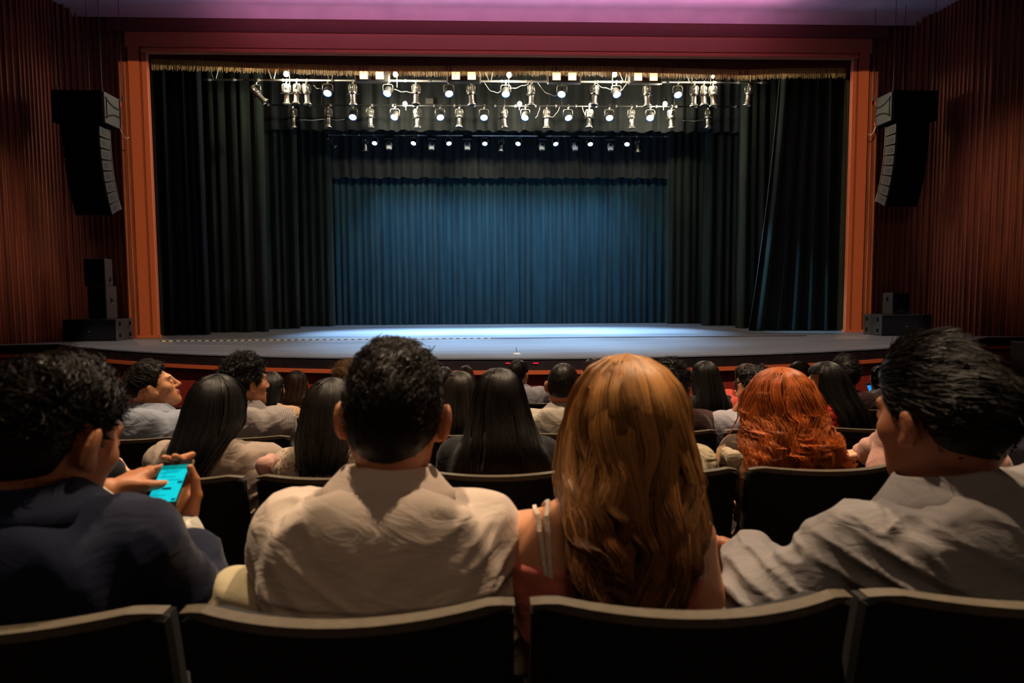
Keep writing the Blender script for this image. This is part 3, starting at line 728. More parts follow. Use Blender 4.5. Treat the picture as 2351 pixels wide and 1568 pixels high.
def cloth(name, c, c2=None, weave=260, seam=None, bump=.25, rough=.85, stripes=None, pattern=None, sheen=.1):
    M = mat(name, c, rough, spec=.2, sheen=sheen); N, L, b = nodes(M)
    tc = N.new('ShaderNodeTexCoord'); nz = N.new('ShaderNodeTexNoise'); nz.inputs['Scale'].default_value = 9; nz.inputs['Detail'].default_value = 5
    L.new(tc.outputs['Object'], nz.inputs['Vector'])
    r = N.new('ShaderNodeValToRGB'); r.color_ramp.elements[0].position = .3; r.color_ramp.elements[1].position = .7
    r.color_ramp.elements[0].color = (*tuple(v*.93 for v in c), 1); r.color_ramp.elements[1].color = (*c, 1)
    L.new(nz.outputs['Fac'], r.inputs['Fac']); colr = r.outputs['Color']
    if pattern == 'lace' or pattern == 'floral' or pattern == 'quilt' or pattern == 'stripes':
        if pattern == 'stripes':
            t = N.new('ShaderNodeTexWave'); t.inputs['Scale'].default_value = 34; t.bands_direction = 'X'; fac = t.outputs['Fac']; p0, p1 = .2, .8
        elif pattern == 'quilt':
            sx = N.new('ShaderNodeSeparateXYZ'); L.new(tc.outputs['Object'], sx.inputs[0])
            def mth(op_, a_, b_):
                n_ = N.new('ShaderNodeMath'); n_.operation = op_
                for i_, v_ in enumerate((a_, b_)):
                    if isinstance(v_, float): n_.inputs[i_].default_value = v_
                    elif v_ is not None: L.new(v_, n_.inputs[i_])
                return n_.outputs[0]
            a1 = mth('ABSOLUTE', mth('SUBTRACT', mth('FRACT', mth('MULTIPLY', mth('ADD', sx.outputs[0], sx.outputs[2]), 14.0), None), .5), None)
            a2 = mth('ABSOLUTE', mth('SUBTRACT', mth('FRACT', mth('MULTIPLY', mth('SUBTRACT', sx.outputs[0], sx.outputs[2]), 14.0), None), .5), None)
            fac = mth('MINIMUM', a1, a2); p0, p1 = .02, .09
        else:
            t = N.new('ShaderNodeTexVoronoi' if pattern == 'lace' else 'ShaderNodeTexNoise'); t.inputs['Scale'].default_value = 62 if pattern == 'lace' else 11
            L.new(tc.outputs['Object'], t.inputs['Vector']); fac = t.outputs[0]; p0, p1 = (.25, .45) if pattern == 'lace' else (.44, .50)
        if pattern == 'stripes': L.new(tc.outputs['Object'], t.inputs['Vector'])
        r2_ = N.new('ShaderNodeValToRGB'); r2_.color_ramp.elements[0].position = p0; r2_.color_ramp.elements[1].position = p1
        L.new(fac, r2_.inputs['Fac']); mx = N.new('ShaderNodeMix'); mx.data_type = 'RGBA'
        L.new(r2_.outputs['Color'], mx.inputs[0]); mx.inputs[6].default_value = (*c2, 1); L.new(colr, mx.inputs[7]); colr = mx.outputs[2]
    if seam:
        sx = N.new('ShaderNodeSeparateXYZ'); L.new(tc.outputs['Object'], sx.inputs[0])
        a_ = N.new('ShaderNodeMath'); a_.operation = 'SUBTRACT'; a_.inputs[1].default_value = seam; L.new(sx.outputs[2], a_.inputs[0])
        n2 = N.new('ShaderNodeMath'); n2.operation = 'ABSOLUTE'; L.new(a_.outputs[0], n2.inputs[0])
        r3 = N.new('ShaderNodeValToRGB'); r3.color_ramp.elements[0].color = (.45, .42, .40, 1); r3.color_ramp.elements[1].color = (1, 1, 1, 1)
        m4 = N.new('ShaderNodeMath'); m4.operation = 'MULTIPLY'; m4.inputs[1].default_value = 170; L.new(n2.outputs[0], m4.inputs[0]); L.new(m4.outputs[0], r3.inputs['Fac'])
        mx = N.new('ShaderNodeMix'); mx.data_type = 'RGBA'; mx.blend_type = 'MULTIPLY'; mx.inputs[0].default_value = 1
        L.new(colr, mx.inputs[6]); L.new(r3.outputs['Color'], mx.inputs[7]); colr = mx.outputs[2]
    L.new(colr, b.inputs['Base Color'])
    wv = N.new('ShaderNodeTexNoise'); wv.inputs['Scale'].default_value = weave; wv.inputs['Detail'].default_value = 2; L.new(tc.outputs['Object'], wv.inputs['Vector'])
    wr = N.new('ShaderNodeTexNoise'); wr.inputs['Scale'].default_value = 16; wr.inputs['Detail'].default_value = 3; wr.inputs['Distortion'].default_value = 1.2
    mp = N.new('ShaderNodeMapping'); mp.inputs['Scale'].default_value = (.6, .6, 1.4); L.new(tc.outputs['Object'], mp.inputs[0]); L.new(mp.outputs[0], wr.inputs['Vector'])
    b1 = N.new('ShaderNodeBump'); b1.inputs['Strength'].default_value = bump; b1.inputs['Distance'].default_value = .02; L.new(wr.outputs['Fac'], b1.inputs['Height'])
    b2 = N.new('ShaderNodeBump'); b2.inputs['Strength'].default_value = .15; b2.inputs['Distance'].default_value = .002; L.new(wv.outputs['Fac'], b2.inputs['Height'])
    L.new(b1.outputs['Normal'], b2.inputs['Normal']); L.new(b2.outputs['Normal'], b.inputs['Normal']); return M
M_trouser = cloth('dark_trousers', (.02, .02, .025)); M_khaki = cloth('khaki_trousers', (.46, .39, .25)); M_shoe = mat('shoe_leather', (.01, .009, .008), .4)

# ------------------------------------------------------------------ body builder
def unit(v): v = np.asarray(v, float); return v/(np.linalg.norm(v)+1e-12)
def ik(a, c, l1, l2, pole):
    d = c-a; L_ = np.linalg.norm(d)
    if L_ > (l1+l2)*.995: c = a+d/L_*(l1+l2)*.995; d = c-a; L_ = np.linalg.norm(d)
    x = (l1*l1-l2*l2+L_*L_)/(2*L_); y = math.sqrt(max(l1*l1-x*x, 1e-6)); u = d/L_; p = np.asarray(pole, float); p = unit(p-u*(p @ u))
    return a+u*x+p*y, c
def hand_prims(w, d, nrm, side, curl=.35, s=1.0, thumb=.7, fingers=None, spread=.0):
    # w wrist, d direction of the fingers, nrm where the palm faces, side=+1 thumb on the left of d seen from the back of the hand
    d = unit(d); nrm = unit(nrm-d*(np.asarray(nrm) @ d)); lat = np.cross(nrm, d)*side; P_ = []
    w = np.asarray(w, float); kn = []
    for i in range(4):
        k = w+d*(.088-.006*abs(i-1)-.004*i)*s+lat*(.030-.0205*i)*s; kn.append(k)
        P_.append(cone(w+lat*(.014-.010*i)*s, k, .0145*s, .0115*s, .012))
    P_.append(ell_(w+d*.045*s+nrm*.004*s, A3(.036, .045, .016)*s, np.stack([lat, d, nrm], 1), .012))
    Ls = [(.042, .026, .021), (.046, .029, .022), (.043, .027, .021), (.034, .020, .019)]
    for i in range(4):
        c = curl if not hasattr(curl, '__len__') else curl[i]
        a = c*.6; p = kn[i]; dirn = unit(d+lat*spread*(1.2-i*.8))
        for j, l in enumerate(Ls[i]):
            v = dirn*math.cos(a)+nrm*math.sin(a); q = p+v*l*s; r0 = (.0098-.0009*j-(.001 if i == 3 else 0))*s
            P_.append(cone(p, q, r0, r0*.9, .004 if j else .008)); p = q; a += c*(1.15 if j == 0 else .8)
    t0 = w+d*.022*s+lat*.020*s; v = unit(lat*.75+d*.6+nrm*thumb*.5); t1 = t0+v*.046*s; v2 = unit(lat*.35+d*.85+nrm*thumb*.7); t2 = t1+v2*.034*s; v3 = unit(lat*.1+d*.9+nrm*thumb*.8)
    P_ += [cone(t0, t1, .0155*s, .0115*s, .012), cone(t1, t2, .0108*s, .0095*s, .004), cone(t2, t2+v3*.026*s, .0092*s, .0075*s, .004)]
    return P_
def head_prims(Hc, R, hs, male, beard=0):
    T = lambda *v: Hc+R @ (A3(*v)*hs)
    E_ = lambda c, r, k=.03, op='u', RR=None: ell_(T(*c), A3(*r)*hs, R if RR is None else R @ RR, k*hs, op)
    P_ = [E_((0, -.018, .025), (.074, .096, .092)), E_((0, -.045, -.015), (.060, .062, .062), .04), E_((0, .028, -.03), (.060, .062, .085), .03),
          E_((0, .035, -.075), (.050 if male else .045, .050, .045), .03), E_((0, .074, -.103), (.022, .018, .016), .03)]
    for s in (-1, 1): P_.append(E_((s*.043, .055, -.02), (.022, .022, .02), .025))
    P_ += [cone(T(-.034, .080, .024), T(.034, .080, .024), .011*hs, .011*hs, .02*hs)]
    for s in (-1, 1): P_.append(E_((s*.031, .102, .003), (.016, .016, .011), .012, 's'))
    P_ += [cone(T(0, .090, .012), T(0, .111, -.028), .008*hs, .0115*hs, .014*hs)]
    for s in (-1, 1): P_.append(E_((s*.012, .099, -.033), (.008, .010, .008), .006)); P_.append(E_((s*.031, .0775, .001), (.0155, .0145, .0125), .003))
    P_ += [E_((0, .0905, -.0600), (.023, .010, .0065), .005), E_((0, .0885, -.0715), (.020, .011, .0075), .005)]
    for s in (-1, 1):
        Rz = rotz(s*.42) @ roty(s*.12)
        P_.append(E_((s*.085, -.014, -.004), (.009, .021, .033), .008, 'u', Rz)); P_.append(E_((s*.077, .0, -.028), (.008, .011, .013), .008))
        P_.append(E_((s*.0950, -.003, -.004), (.006, .010, .017), .006, 's', Rz))
    return P_
def eye_mesh(parent, c, R, r):
    V = []; Fc = []; nu, nv = 14, 9
    for j in range(nv+1):
        th = PI*j/nv
        for i in range(nu):
            ph = 2*PI*i/nu; V.append(np.asarray(c)+R @ (A3(math.sin(th)*math.cos(ph), math.cos(th), math.sin(th)*math.sin(ph))*r))
    fm = []
    for j in range(nv):
        for i in range(nu):
            Fc.append((j*nu+i, j*nu+(i+1) % nu, (j+1)*nu+(i+1) % nu, (j+1)*nu+i)); fm.append(1 if j < 2 else 0)
    return mesh_obj('eye', V, Fc, [M_eyew, M_iris], parent, True, fmat=fm)

def long_hair(root, Hc, hs, prof, hm, n, K, seed, wave=.006, lam=.12, clumps=60, phimax=2.0, rad=.0011, shear=(0, 0), lenvar=.12, yawr=0.0, part=0.0, base=.93, fly=.0, spread=.10, curl=0.0, face=.055, tipin=.5, collide=None, cuv=.06):
    rng = np.random.default_rng(seed); prof = np.array(prof, float); top = Hc+A3(0, -.008, .117*hs+.010)
    dzs, hw, yb = prof[:, 0], prof[:, 1], prof[:, 2]; L_ = -dzs[-1]
    cphi = rng.uniform(-PI, PI, clumps); ci = rng.integers(0, clumps, n)
    clen = rng.uniform(1-lenvar, 1.0, clumps); cph = rng.uniform(0, 2*PI, clumps); camp = rng.uniform(.5, 1.3, clumps); clam = rng.uniform(.8, 1.25, clumps); ctone = rng.uniform(0, 1, clumps)
    cu = rng.uniform(1.05-2*cuv, 1.05, clumps)
    def surf(phi, s, u, seg):
        # s in 0..1 along length; denser near the crown
        e = s**1.7; dz = -e*L_; a = np.interp(-dz, -dzs, hw)*u; b = np.interp(-dz, -dzs, yb)*u
        zz = (dz+.010+.092*hs)/(.092*hs); cap = np.where(zz > 0, np.sqrt(np.clip(1-zz*zz, 0, 1)), 1.0); g_ = np.where(dz > -.165*hs, 1, np.clip((dz+.20*hs)/(.035*hs), 0, 1))
        a = np.maximum(a, (.074*hs*cap+.009)*g_*(u > .5)*np.minimum(1, -dz/.008)); b = np.maximum(b, (.096*hs*cap+.015)*g_*np.minimum(1, -dz/.008))
        cp = np.cos(phi); bf = np.where(cp > 0, b, np.minimum(b, .096*hs)*1.0)
        x = a*np.sin(phi); y = -bf*cp; return x, y, dz
    cR = rotz(yawr)
    out = []
    # base volume
    nu, nv = 72, 40
    PH = np.linspace(-phimax*.98, phimax*.98, nu); SV = np.linspace(0, .97, nv); ph, ss = np.meshgrid(PH, SV, indexing='ij')
    rid = base*(1+.035*np.sin(ph*13+seed)+.02*np.sin(ph*29+2*seed))
    x, y, dz = surf(ph, ss, rid, None); G = np.stack([x, y, dz], -1)
    def place_(G, al):
        G = G @ cR.T; t = np.clip(-G[..., 2]/L_, 0, 1)
        t = np.clip((-G[..., 2]-.17)/(L_-.17), 0, 1)
        G[..., 0] += shear[0]*t; G[..., 1] += shear[1]*t; return G+top
    Vb = place_(G, None).reshape(-1, 3); I = np.arange(nu*nv).reshape(nu, nv)
    Qb = np.stack([I[:-1, :-1], I[1:, :-1], I[1:, 1:], I[:-1, 1:]], -1).reshape(-1, 4)
    tb = np.full(len(Vb), .12); ab = np.repeat(SV[None], nu, 0).reshape(-1)*1.0  # low tone paints the shade between strands into the base
    # front cap over the forehead
    PH2 = np.linspace(0, 2*PI, 40); S2 = np.linspace(0, (face/L_)**(1/1.7), 8); ph, ss = np.meshgrid(PH2, S2, indexing='ij'); x, y, dz = surf(ph, ss, np.full_like(ph, .97), None)
    Vc = place_(np.stack([x, y, dz], -1), None).reshape(-1, 3); I = np.arange(40*8).reshape(40, 8)
    Qc = np.stack([I[:-1, :-1], I[1:, :-1], I[1:, 1:], I[:-1, 1:]], -1).reshape(-1, 4)+len(Vb)
    # strands
    phi0 = cphi[ci]+rng.normal(0, spread, n); u = cu[ci]*rng.uniform(.965, 1.03, n); s = np.linspace(0, 1, K)
    front = np.abs(((phi0+PI) % (2*PI))-PI) > phimax
    ln = (clen[ci]*rng.uniform(.93, 1, n))**(1/1.7); ln = np.where(front, (face/L_)**(1/1.7)*rng.uniform(.9, 1.1, n), ln)
    sl = s[None]*ln[:, None]; gather = (1-tipin*sl**3)
    phi = cphi[ci][:, None]+(phi0-cphi[ci])[:, None]*gather+part*(1-sl)**3
    x, y, dz = surf(phi, sl, u[:, None]*(1-.05*(1-gather)), None)
    am = wave*camp[ci][:, None]*np.clip(sl*1.6-.25, 0, 1.2); q = 2*PI*(-dz)/(lam*clam[ci][:, None])+cph[ci][:, None]
    tx, ty = np.cos(phi), np.sin(phi); nx_, ny_ = np.sin(phi), -np.cos(phi)
    x = x+am*np.sin(q)*tx+am*.7*np.cos(q)*nx_; y = y+am*np.sin(q)*ty+am*.7*np.cos(q)*ny_
    if curl: dz = dz+curl*am*np.cos(q*1.3)
    if fly:
        f = fly*rng.normal(0, 1, n)[:, None]*sl**3; x = x+f*nx_; y = y+np.abs(f)*ny_*.5
    P_ = place_(np.stack([x, y, dz], -1), None)
    rr = rad*rng.uniform(.7, 1.3, n)[:, None]*(1-.75*sl**4)
    tone = np.clip(ctone[ci]*.6+rng.uniform(0, .4, n), 0, 1)
    if collide is not None:
        cp_, bd = collide
        def push(X, gap):
            sh = X.shape; X = X.reshape(-1, 3).copy(); g_ = np.broadcast_to(np.asarray(gap, float).reshape(-1, 1) if np.ndim(gap) else gap, sh[:-1]).reshape(-1) if np.ndim(gap) else np.full(len(X), gap)
            X0 = X.copy(); lowp = np.nonzero(X[:, 2] < Hc[2]-.07*hs)[0]
            for _ in range(7):
                d = evalp(cp_, X[lowp]); mv = np.maximum(g_[lowp]-d, 0); X[lowp] += bd*(mv*1.15)[:, None]
            d0 = ((X-X0) @ bd).reshape(sh[:-1]); dd = d0.copy()
            for _ in range(16): e_ = np.pad(dd, ((0, 0), (1, 1)), mode='edge'); dd = np.maximum(.25*e_[:, :-2]+.5*dd+.25*e_[:, 2:], d0)
            return X0.reshape(sh)+dd[..., None]*bd
        P_ = push(P_, .012); P_ += bd*(rng.uniform(0, .016, n)[:, None, None]*np.clip(sl*2-.8, 0, 1)[..., None]); Vb = push(Vb.reshape(nu, nv, 3), .006).reshape(-1, 3)
    V, Q, t, a = strands(P_, rr, tone, sl)
    V = np.concatenate([Vb, Vc, V]); Q = np.concatenate([Qb, Qc, Q+len(Vb)+len(Vc)])
    return mesh_obj('hair', V, Q, HM[hm], root, True, attrs=dict(tone=np.concatenate([tb, np.full(len(Vc), .2), t]), along=np.concatenate([ab, np.full(len(Vc), .05), a])))

def short_hair(root, Hc, R, hs, hm, h, seed, tt=.03, ts=.008, tb=.014, amp=.004, freq=55, comb=(0, -1, .1), n=1500, ln=.03, curl=0.0, fade=.010, hair_front=.066, rad=.0011, lift=.35, nape=-.085, clump=.006, off=(0, 0, 0)):
    rng = np.random.default_rng(seed)
    Rt_ = R.T
    prims = [ell_(Hc+R @ (A3(0, -.018, .025)*hs), A3(.076+ts, .098+tb, .094+ts*.5)*hs, R), ell_(Hc+R @ (A3(0, -.047, -.018)*hs), A3(.062+ts, .064+tb*.8, .064)*hs, R, .04)]
    if tt > .012: prims.append(ell_(Hc+R @ ((A3(0, .0, .055)+A3(*off))*hs), A3(.062+ts, .078+tb*.3, .050+tt)*hs, R, .03))
    def cut(p):
        q = ((p-Hc) @ R)/hs; x, y, z = q.T; ax = np.abs(x)
        yy = [-.13, -.088, -.060, -.046, -.036, -.024, -.004, .003, .018, .024, .046, .074, .11]
        zz = [nape, nape, nape+.006, -.042, -.004, .026, .026, -.020, -.020, .014, hair_front-.026, hair_front, hair_front+.014]
        return (np.interp(y, yy, zz)-z)*.6*hs
    prims.append(('f', cut, 0, 0, 0, .012, 'i'))
    sd = rng.uniform(0, 30, 3)
    def disp(p):
        q = ((p-Hc) @ R)/hs; a = (vnoise(q*freq+sd)-.5)+.5*(vnoise(q*freq*2.2+sd)-.5)
        z = q[:, 2]; return (-amp*2*a*np.clip((z+.06)/.08, .15, 1)+fade*np.clip((.03-z)/.10, 0, 1))*hs
    prims.append(('f', disp, 0, 0, 0, 0, 'd'))
    V, Q = nets(prims, h, .05); Nn = vnormals(V, Q)
    q = ((V-Hc) @ R)/hs; okv = np.nonzero(q[:, 2] > -.09)[0]
    tb_, ab_ = np.full(len(V), .25), np.full(len(V), .1)
    if n and len(okv):
        wgt = np.clip((q[okv, 2]+.08)/.10, .12, 1); wgt /= wgt.sum()
        pick = okv[rng.choice(len(okv), n, p=wgt)]; P0 = V[pick]+rng.normal(0, h*.5, (n, 3)); Nr = Nn[pick]
        cz = vnoise((q[pick])*14+sd); cx = vnoise((q[pick])*14+sd+9); cy = vnoise(q[pick]*14+sd+17)
        cv = (R @ np.asarray(comb, float)); dirn = cv[None]+1.3*curl*np.stack([cx-.5, cy-.5, cz-.5], 1)*2+.15*rng.normal(0, 1, (n, 3))
        dirn = dirn-Nr*np.sum(dirn*Nr, 1)[:, None]*.9; dirn /= np.linalg.norm(dirn, axis=1)[:, None]+1e-9
        K = 7; s = np.linspace(0, 1, K); hgt = np.clip((q[pick, 2]+.05)/.09, .12, 1); l = ln*hs*hgt*rng.uniform(.6, 1.2, n)
        lf = lift*rng.uniform(.6, 1.3, n)
        pts = P0[:, None]-Nr[:, None]*.003+dirn[:, None]*(l[:, None]*s)[..., None]+Nr[:, None]*(l[:, None]*lf[:, None]*(1.6*s-1.5*s*s))[..., None]
        if curl:
            bt = np.cross(Nr, dirn); w_ = rng.uniform(0, 2*PI, n)[:, None]+s*2*PI*1.1
            pts = pts+bt[:, None]*(.22*l[:, None]*np.sin(w_)*curl)[..., None]+Nr[:, None]*(.2*l[:, None]*np.cos(w_)*curl)[..., None]
        rr = rad*rng.uniform(.7, 1.4, n)[:, None]*(1-.8*s[None]**3)
        tone = np.clip(.5*cx+.5*rng.uniform(0, 1, n), 0, 1)
        V2, Q2, t2, a2 = strands(pts, rr, tone, np.tile(s, (n, 1))*.5)
        Q = np.concatenate([Q, Q2+len(V)]); V = np.concatenate([V, V2]); tb_ = np.concatenate([tb_, t2]); ab_ = np.concatenate([ab_, a2])
    return mesh_obj('hair', V, Q, HM[hm], root, True, attrs=dict(tone=tb_, along=ab_))

def collar(root, c, R, rx, ry, hb, hf, leaf, material, name='collar', open_=.0, th=.004):
    # stand-up band with a folded-over leaf, sewn round the neck; R tilts it
    na = 64; P_ = []
    for i in range(na):
        a = 2*PI*i/(na-1) if not open_ else open_+(2*PI-2*open_)*i/(na-1)
        ca, sa = math.sin(a), math.cos(a)               # a=0 at the front
        back = .5-.5*sa; hgt = hf+(hb-hf)*back; lf = leaf*(1.15-.25*back)
        prof = [(0, 0), (.001, hgt), (.004, hgt+.004), (.009, hgt), (.012+.016+.010*abs(ca), hgt-lf*.55), (.016+.026+.026*abs(ca), hgt-lf), (.012+.026+.026*abs(ca), hgt-lf-.001), (.010+.014+.010*abs(ca), hgt-lf*.55), (.0055, hgt-.006), (.004, 0)]
        P_.append([c+R @ A3((rx+d)*ca, (ry+d)*sa, z) for d, z in prof])
    G = np.array(P_); return mesh_obj(name, G.reshape(-1, 3), MB().grid(np.concatenate([G, G[:, :1]], 1)).F and np.array(MB().grid(np.zeros((na, 10, 3))).F), material, root)

SHOE = None; NP = [0]
def person(label, row, px, py, Y, sex='m', yaw=0, hy=0, hp=0, hr=0, skin='tan', top=None, hair=None, dx=0, dy=0, sw=None, arms=None, h=.0065, hs=None, trousers=None, hunch=.05, bw=1.0, extra=None, neck_r=None, seat_y=None, hunch_y=0.0, headfwd=0.0, nbdx=0.0, drop=.058, scap=.55, nbz=0.0, hands=True, group=None, wrist_clip=.03):
    global SHOE
    male = sex == 'm'; hs = hs or (1.0 if male else .95); NP[0] += 1; seed = NP[0]
    Tw = PY(px, py, Y); fz_ = ROWZ(row); sy = (ROWY(row)+.215) if seat_y is None else seat_y
    root = thing('person', label, 'person', (Tw[0]+dx, sy+dy, fz_), group)
    O = A3(*root.location); ht = .010 if (hair or {}).get('kind') == 'long' else max(.004, (hair or {}).get('tt', .03)-.012)+.006
    Hc = Tw-O-A3(0, 0, .117*hs+ht)
    Rt_ = rotz(math.radians(yaw)); Rh = rotz(math.radians(hy)) @ rotx(math.radians(hp)) @ roty(math.radians(hr))
    Pv = A3(0, 0, .50); nb = Hc+Rt_ @ (A3(nbdx, -.040-headfwd, -.140+nbz)*hs)
    up = unit(nb-Pv); sx_ = Rt_ @ A3(1, 0, 0); sx_ = unit(sx_-up*(sx_ @ up)); fy = np.cross(up, sx_); B = np.stack([sx_, fy, up], 1)
    Ch = Pv+(nb-Pv)*.66-fy*hunch; Wa = Pv+(nb-Pv)*.30-fy*hunch*.8
    sw = sw or (.172 if male else .148); g = (1.0 if male else .86)*bw; ar = 1.0 if male else .82
    nr = neck_r or (.060 if male else .049)
    Sh = {s: nb+sx_*(s*sw)-up*drop+fy*.01 for s in (-1, 1)}
    arms = arms or {}; El = {}; Wr = {}; hd = {}
    for s, nm in ((-1, 'L'), (1, 'R')):
        a = arms.get(nm, {})
        tgt = a['hand']-O if 'hand' in a else Pv+sx_*(s*.10)+A3(0, .27, .13)
        pole = a.get('pole', sx_*s*.8-fy*.5-up*.8)
        El[s], Wr[s] = ik(Sh[s], tgt, a.get('l1', .285 if male else .26), a.get('l2', .25 if male else .225), pole)
        if 'elbow' in a: El[s] = a['elbow']-O; Wr[s] = tgt
        hd[s] = a
    tor = lambda e: [ell_(Ch, A3(.165*g, .112*g, .20)+e, B), ell_(Wa, A3(.142*g, .108*g, .17)+e, B, .06), ell_(Pv+A3(0, -.01, 0), A3(.172*g, .135, .13)+e, None, .06)] + \
        [cone(nb-up*.018+fy*.012, Sh[s]+up*.012, .046*ar+e, .042*ar+e, .05) for s in (-1, 1)] + ([ell_(Ch+up*.085+sx_*s*.075*g-fy*.036, A3(.088*g, .06*scap, .12)+e, B, .08) for s in (-1, 1)] if scap else [])
    arm = lambda e, frac=1.0, up_only=False: sum([[cone(Sh[s], El[s], .056*ar+e, .043*ar+e, .045)] + ([] if up_only else [cone(El[s], El[s]+(Wr[s]-El[s])*frac, .043*ar+e, (.043+(.027-.043)*frac)*ar+e, .02)]) for s in (-1, 1)], [])
    body = tor(0)+arm(0)+[cone(nb-up*.02, Hc+Rh @ (A3(0, -.022, -.055)*hs), nr*1.08, nr*.93, .03)]+head_prims(Hc, Rh, hs, male)
    fineV = None
    if hands:
        for s in (-1, 1):
            a = hd[s]; fwd = unit(Wr[s]-El[s])
            hp_ = hand_prims(Wr[s], a.get('dir', unit(fwd+A3(-s*.25, 0, 0))), a.get('palm', A3(-s*.3, 0, -1)), -s*a.get('flip', 1), a.get('curl', .35), (1.0 if male else .9)*a.get('hs', 1), a.get('thumb', .5), spread=a.get('spread', 0))
            if a.get('fine'):
                pr = [cone(Wr[s]-fwd*.05, Wr[s], .029*ar, .025*ar, .02)]+hp_
                V2, Q2 = nets(pr, a['fine'], .02)
                fineV = (V2, Q2) if fineV is None else (np.concatenate([fineV[0], V2]), np.concatenate([fineV[1], Q2+len(fineV[0])]))
            else: body += hp_
    def fm(c):
        q = ((c-Hc) @ Rh)/hs; x, y, z = q.T; r = np.zeros(len(c), int)
        r[(np.abs(x) < .0235) & (y > .084) & (z > -.080) & (z < -.0535)] = 1
        r[(np.abs(x) > .016) & (np.abs(x) < .046) & (y > .058) & (z > .0215) & (z < .0265)] = 2
        return r
    b_, _, _ = sdf_obj('body', body, h, [SK[skin], M_lip, M_brow], root, fmat=fm, extra=fineV)
    for s in (-1, 1): eye_mesh(root, Hc+Rh @ (A3(s*.031, .0775, .001)*hs), Rh, .0132*hs)
    # trousers and shoes
    legs = []
    for s in (-1, 1):
        hip = Pv+A3(s*.085, .02, .0); kn = Pv+A3(s*.115, .44, .035); an = A3(s*.115, .47, .10)
        legs += [cone(hip, kn, .092*g, .066*g, .05), cone(kn, an, .066*g, .052, .02)]
    legs.append(ell_(Pv+A3(0, -.01, .02), A3(.185*g, .148, .135), None, .05))
    sdf_obj('trousers', legs, .014, trousers or M_trouser, root)
    if SHOE is None:
        so, _, _ = sdf_obj('shoe', [ell_(A3(0, .10, .035), A3(.046, .13, .035)), cone(A3(0, .0, .04), A3(0, 0, .10), .042, .046, .03), ('f', lambda p: -p[:, 2], 0, 0, 0, .004, 'i')], .010, M_shoe, root); SHOE = so.data
        so.location = (-.115, .46, 0)
    else:
        so = bpy.data.objects.new('shoe', SHOE); link(so, root); so.location = (-.115, .46, 0)
    so = bpy.data.objects.new('shoe', SHOE); link(so, root); so.location = (.115, .46, 0)
    # garment
    if top:
        e = top.get('e', .013); mt = top['mat']; rng = np.random.default_rng(seed*7); ph = rng.uniform(0, 30, 3); fa = top.get('fold', .007)
        if top.get('style') == 'tank':
            pr = tor(e*.6); cutz = top['cut']
            pr.append(('f', lambda p: ((p-O*0)[:, 2]-(cutz-fz_) - .5*np.minimum(np.abs(p[:, 0]-Ch[0])-.09, .04)*0), 0, 0, 0, .01, 'i'))
        else:
            sl = top.get('sleeve', 1.0)
            pr = tor(e)+(arm(e+top.get('se', 0.002), max(sl-.04, .05)) if sl > 0 else arm(e+.002, 0, True))
            if top.get('loose'): pr += [cone(El[s], El[s]+(Wr[s]-El[s])*.5, .06, .05, .04) for s in (-1, 1)]
            nk = top.get('neck', 0)
            if nk: pr.append(ell_(nb+up*.055+fy*.02, A3(nr+nk, nr+nk, .06+nk*.3), B, .01, 's'))
        def fold(p):
            q = (p-Pv) @ B; x, y, z = q.T
            wx = vnoise(p*7+ph)*1.3; low = np.clip((.50-z)/.22, 0, 1); hi_ = np.clip((z-.42)/.1, 0, 1)*np.clip(np.abs(x)-.05, 0, .1)*10
            f1 = np.abs(np.sin(z*34+np.abs(x)*9+wx*5))*low
            n1 = vnoise(np.stack([x*7+z*6, y*7, z*24-np.abs(x)*16], 1)+ph); n1 = 1-np.abs(2*n1-1)
            n2 = vnoise(np.stack([x*26+z*10, y*20, z*9], 1)+ph+5); n2 = 1-np.abs(2*n2-1)
            return -fa*(f1*1.3*low+n1**2*(.36+1.4*low)+.7*n2**2*hi_-.45)
        pr.append(('f', fold, 0, 0, 0, 0, 'd'))
        nm = top.get('name', 'shirt')
        sh, V_, Q_ = sdf_obj(nm, pr, top.get('h', h), mt, root)
        if top.get('collar'):
            cb, cf, lf = top['collar']
            collar(root, nb+up*.026+fy*.020, B @ rotx(-.26), nr+.012, nr+.014, cb, cf, lf, top.get('cmat', mt), open_=.25)
        if top.get('cuff'):
            for s in (-1, 1):
                fwd = unit(Wr[s]-El[s]); c0 = El[s]+(Wr[s]-El[s])*(max(sl-.10, 0)); r0 = .030*ar+e
                MB().tube([c0, c0+fwd*.03, c0+fwd*.055], [r0*.95, r0, r0*.98], 18).build('cuff', top.get('cuffmat', mt), root, smooth=True)
    if hair:
        hk = dict(hair)
        if hk['kind'] == 'long': hk['collide'] = (tor((top or {}).get('e', .013)*.8+.002)+[cone(nb-up*.02, Hc+Rh @ (A3(0, -.022, -.055)*hs), nr*1.08, nr*.93, .03)]+[cone(Sh[s], El[s], .056*ar+.012, .043*ar+.012, .045) for s in (-1, 1)], unit(-fy+up*.04))
        kind = hk.pop('kind'); hm = hk.pop('mat')
        if kind == 'long': long_hair(root, Hc, hs, hk.pop('prof'), hm, seed=seed, **hk)
        else: short_hair(root, Hc, Rh, hs, hm, hk.pop('h', h), seed, **hk)
    inf = dict(root=root, O=O, Hc=Hc, nb=nb, Ch=Ch, Sh=Sh, El=El, Wr=Wr, B=B, Rh=Rh, Pv=Pv, up=up, fy=fy, sx=sx_, ar=ar, hs=hs)
    seats.append((row, float(root.location.x), label))
    return inf
seats = []

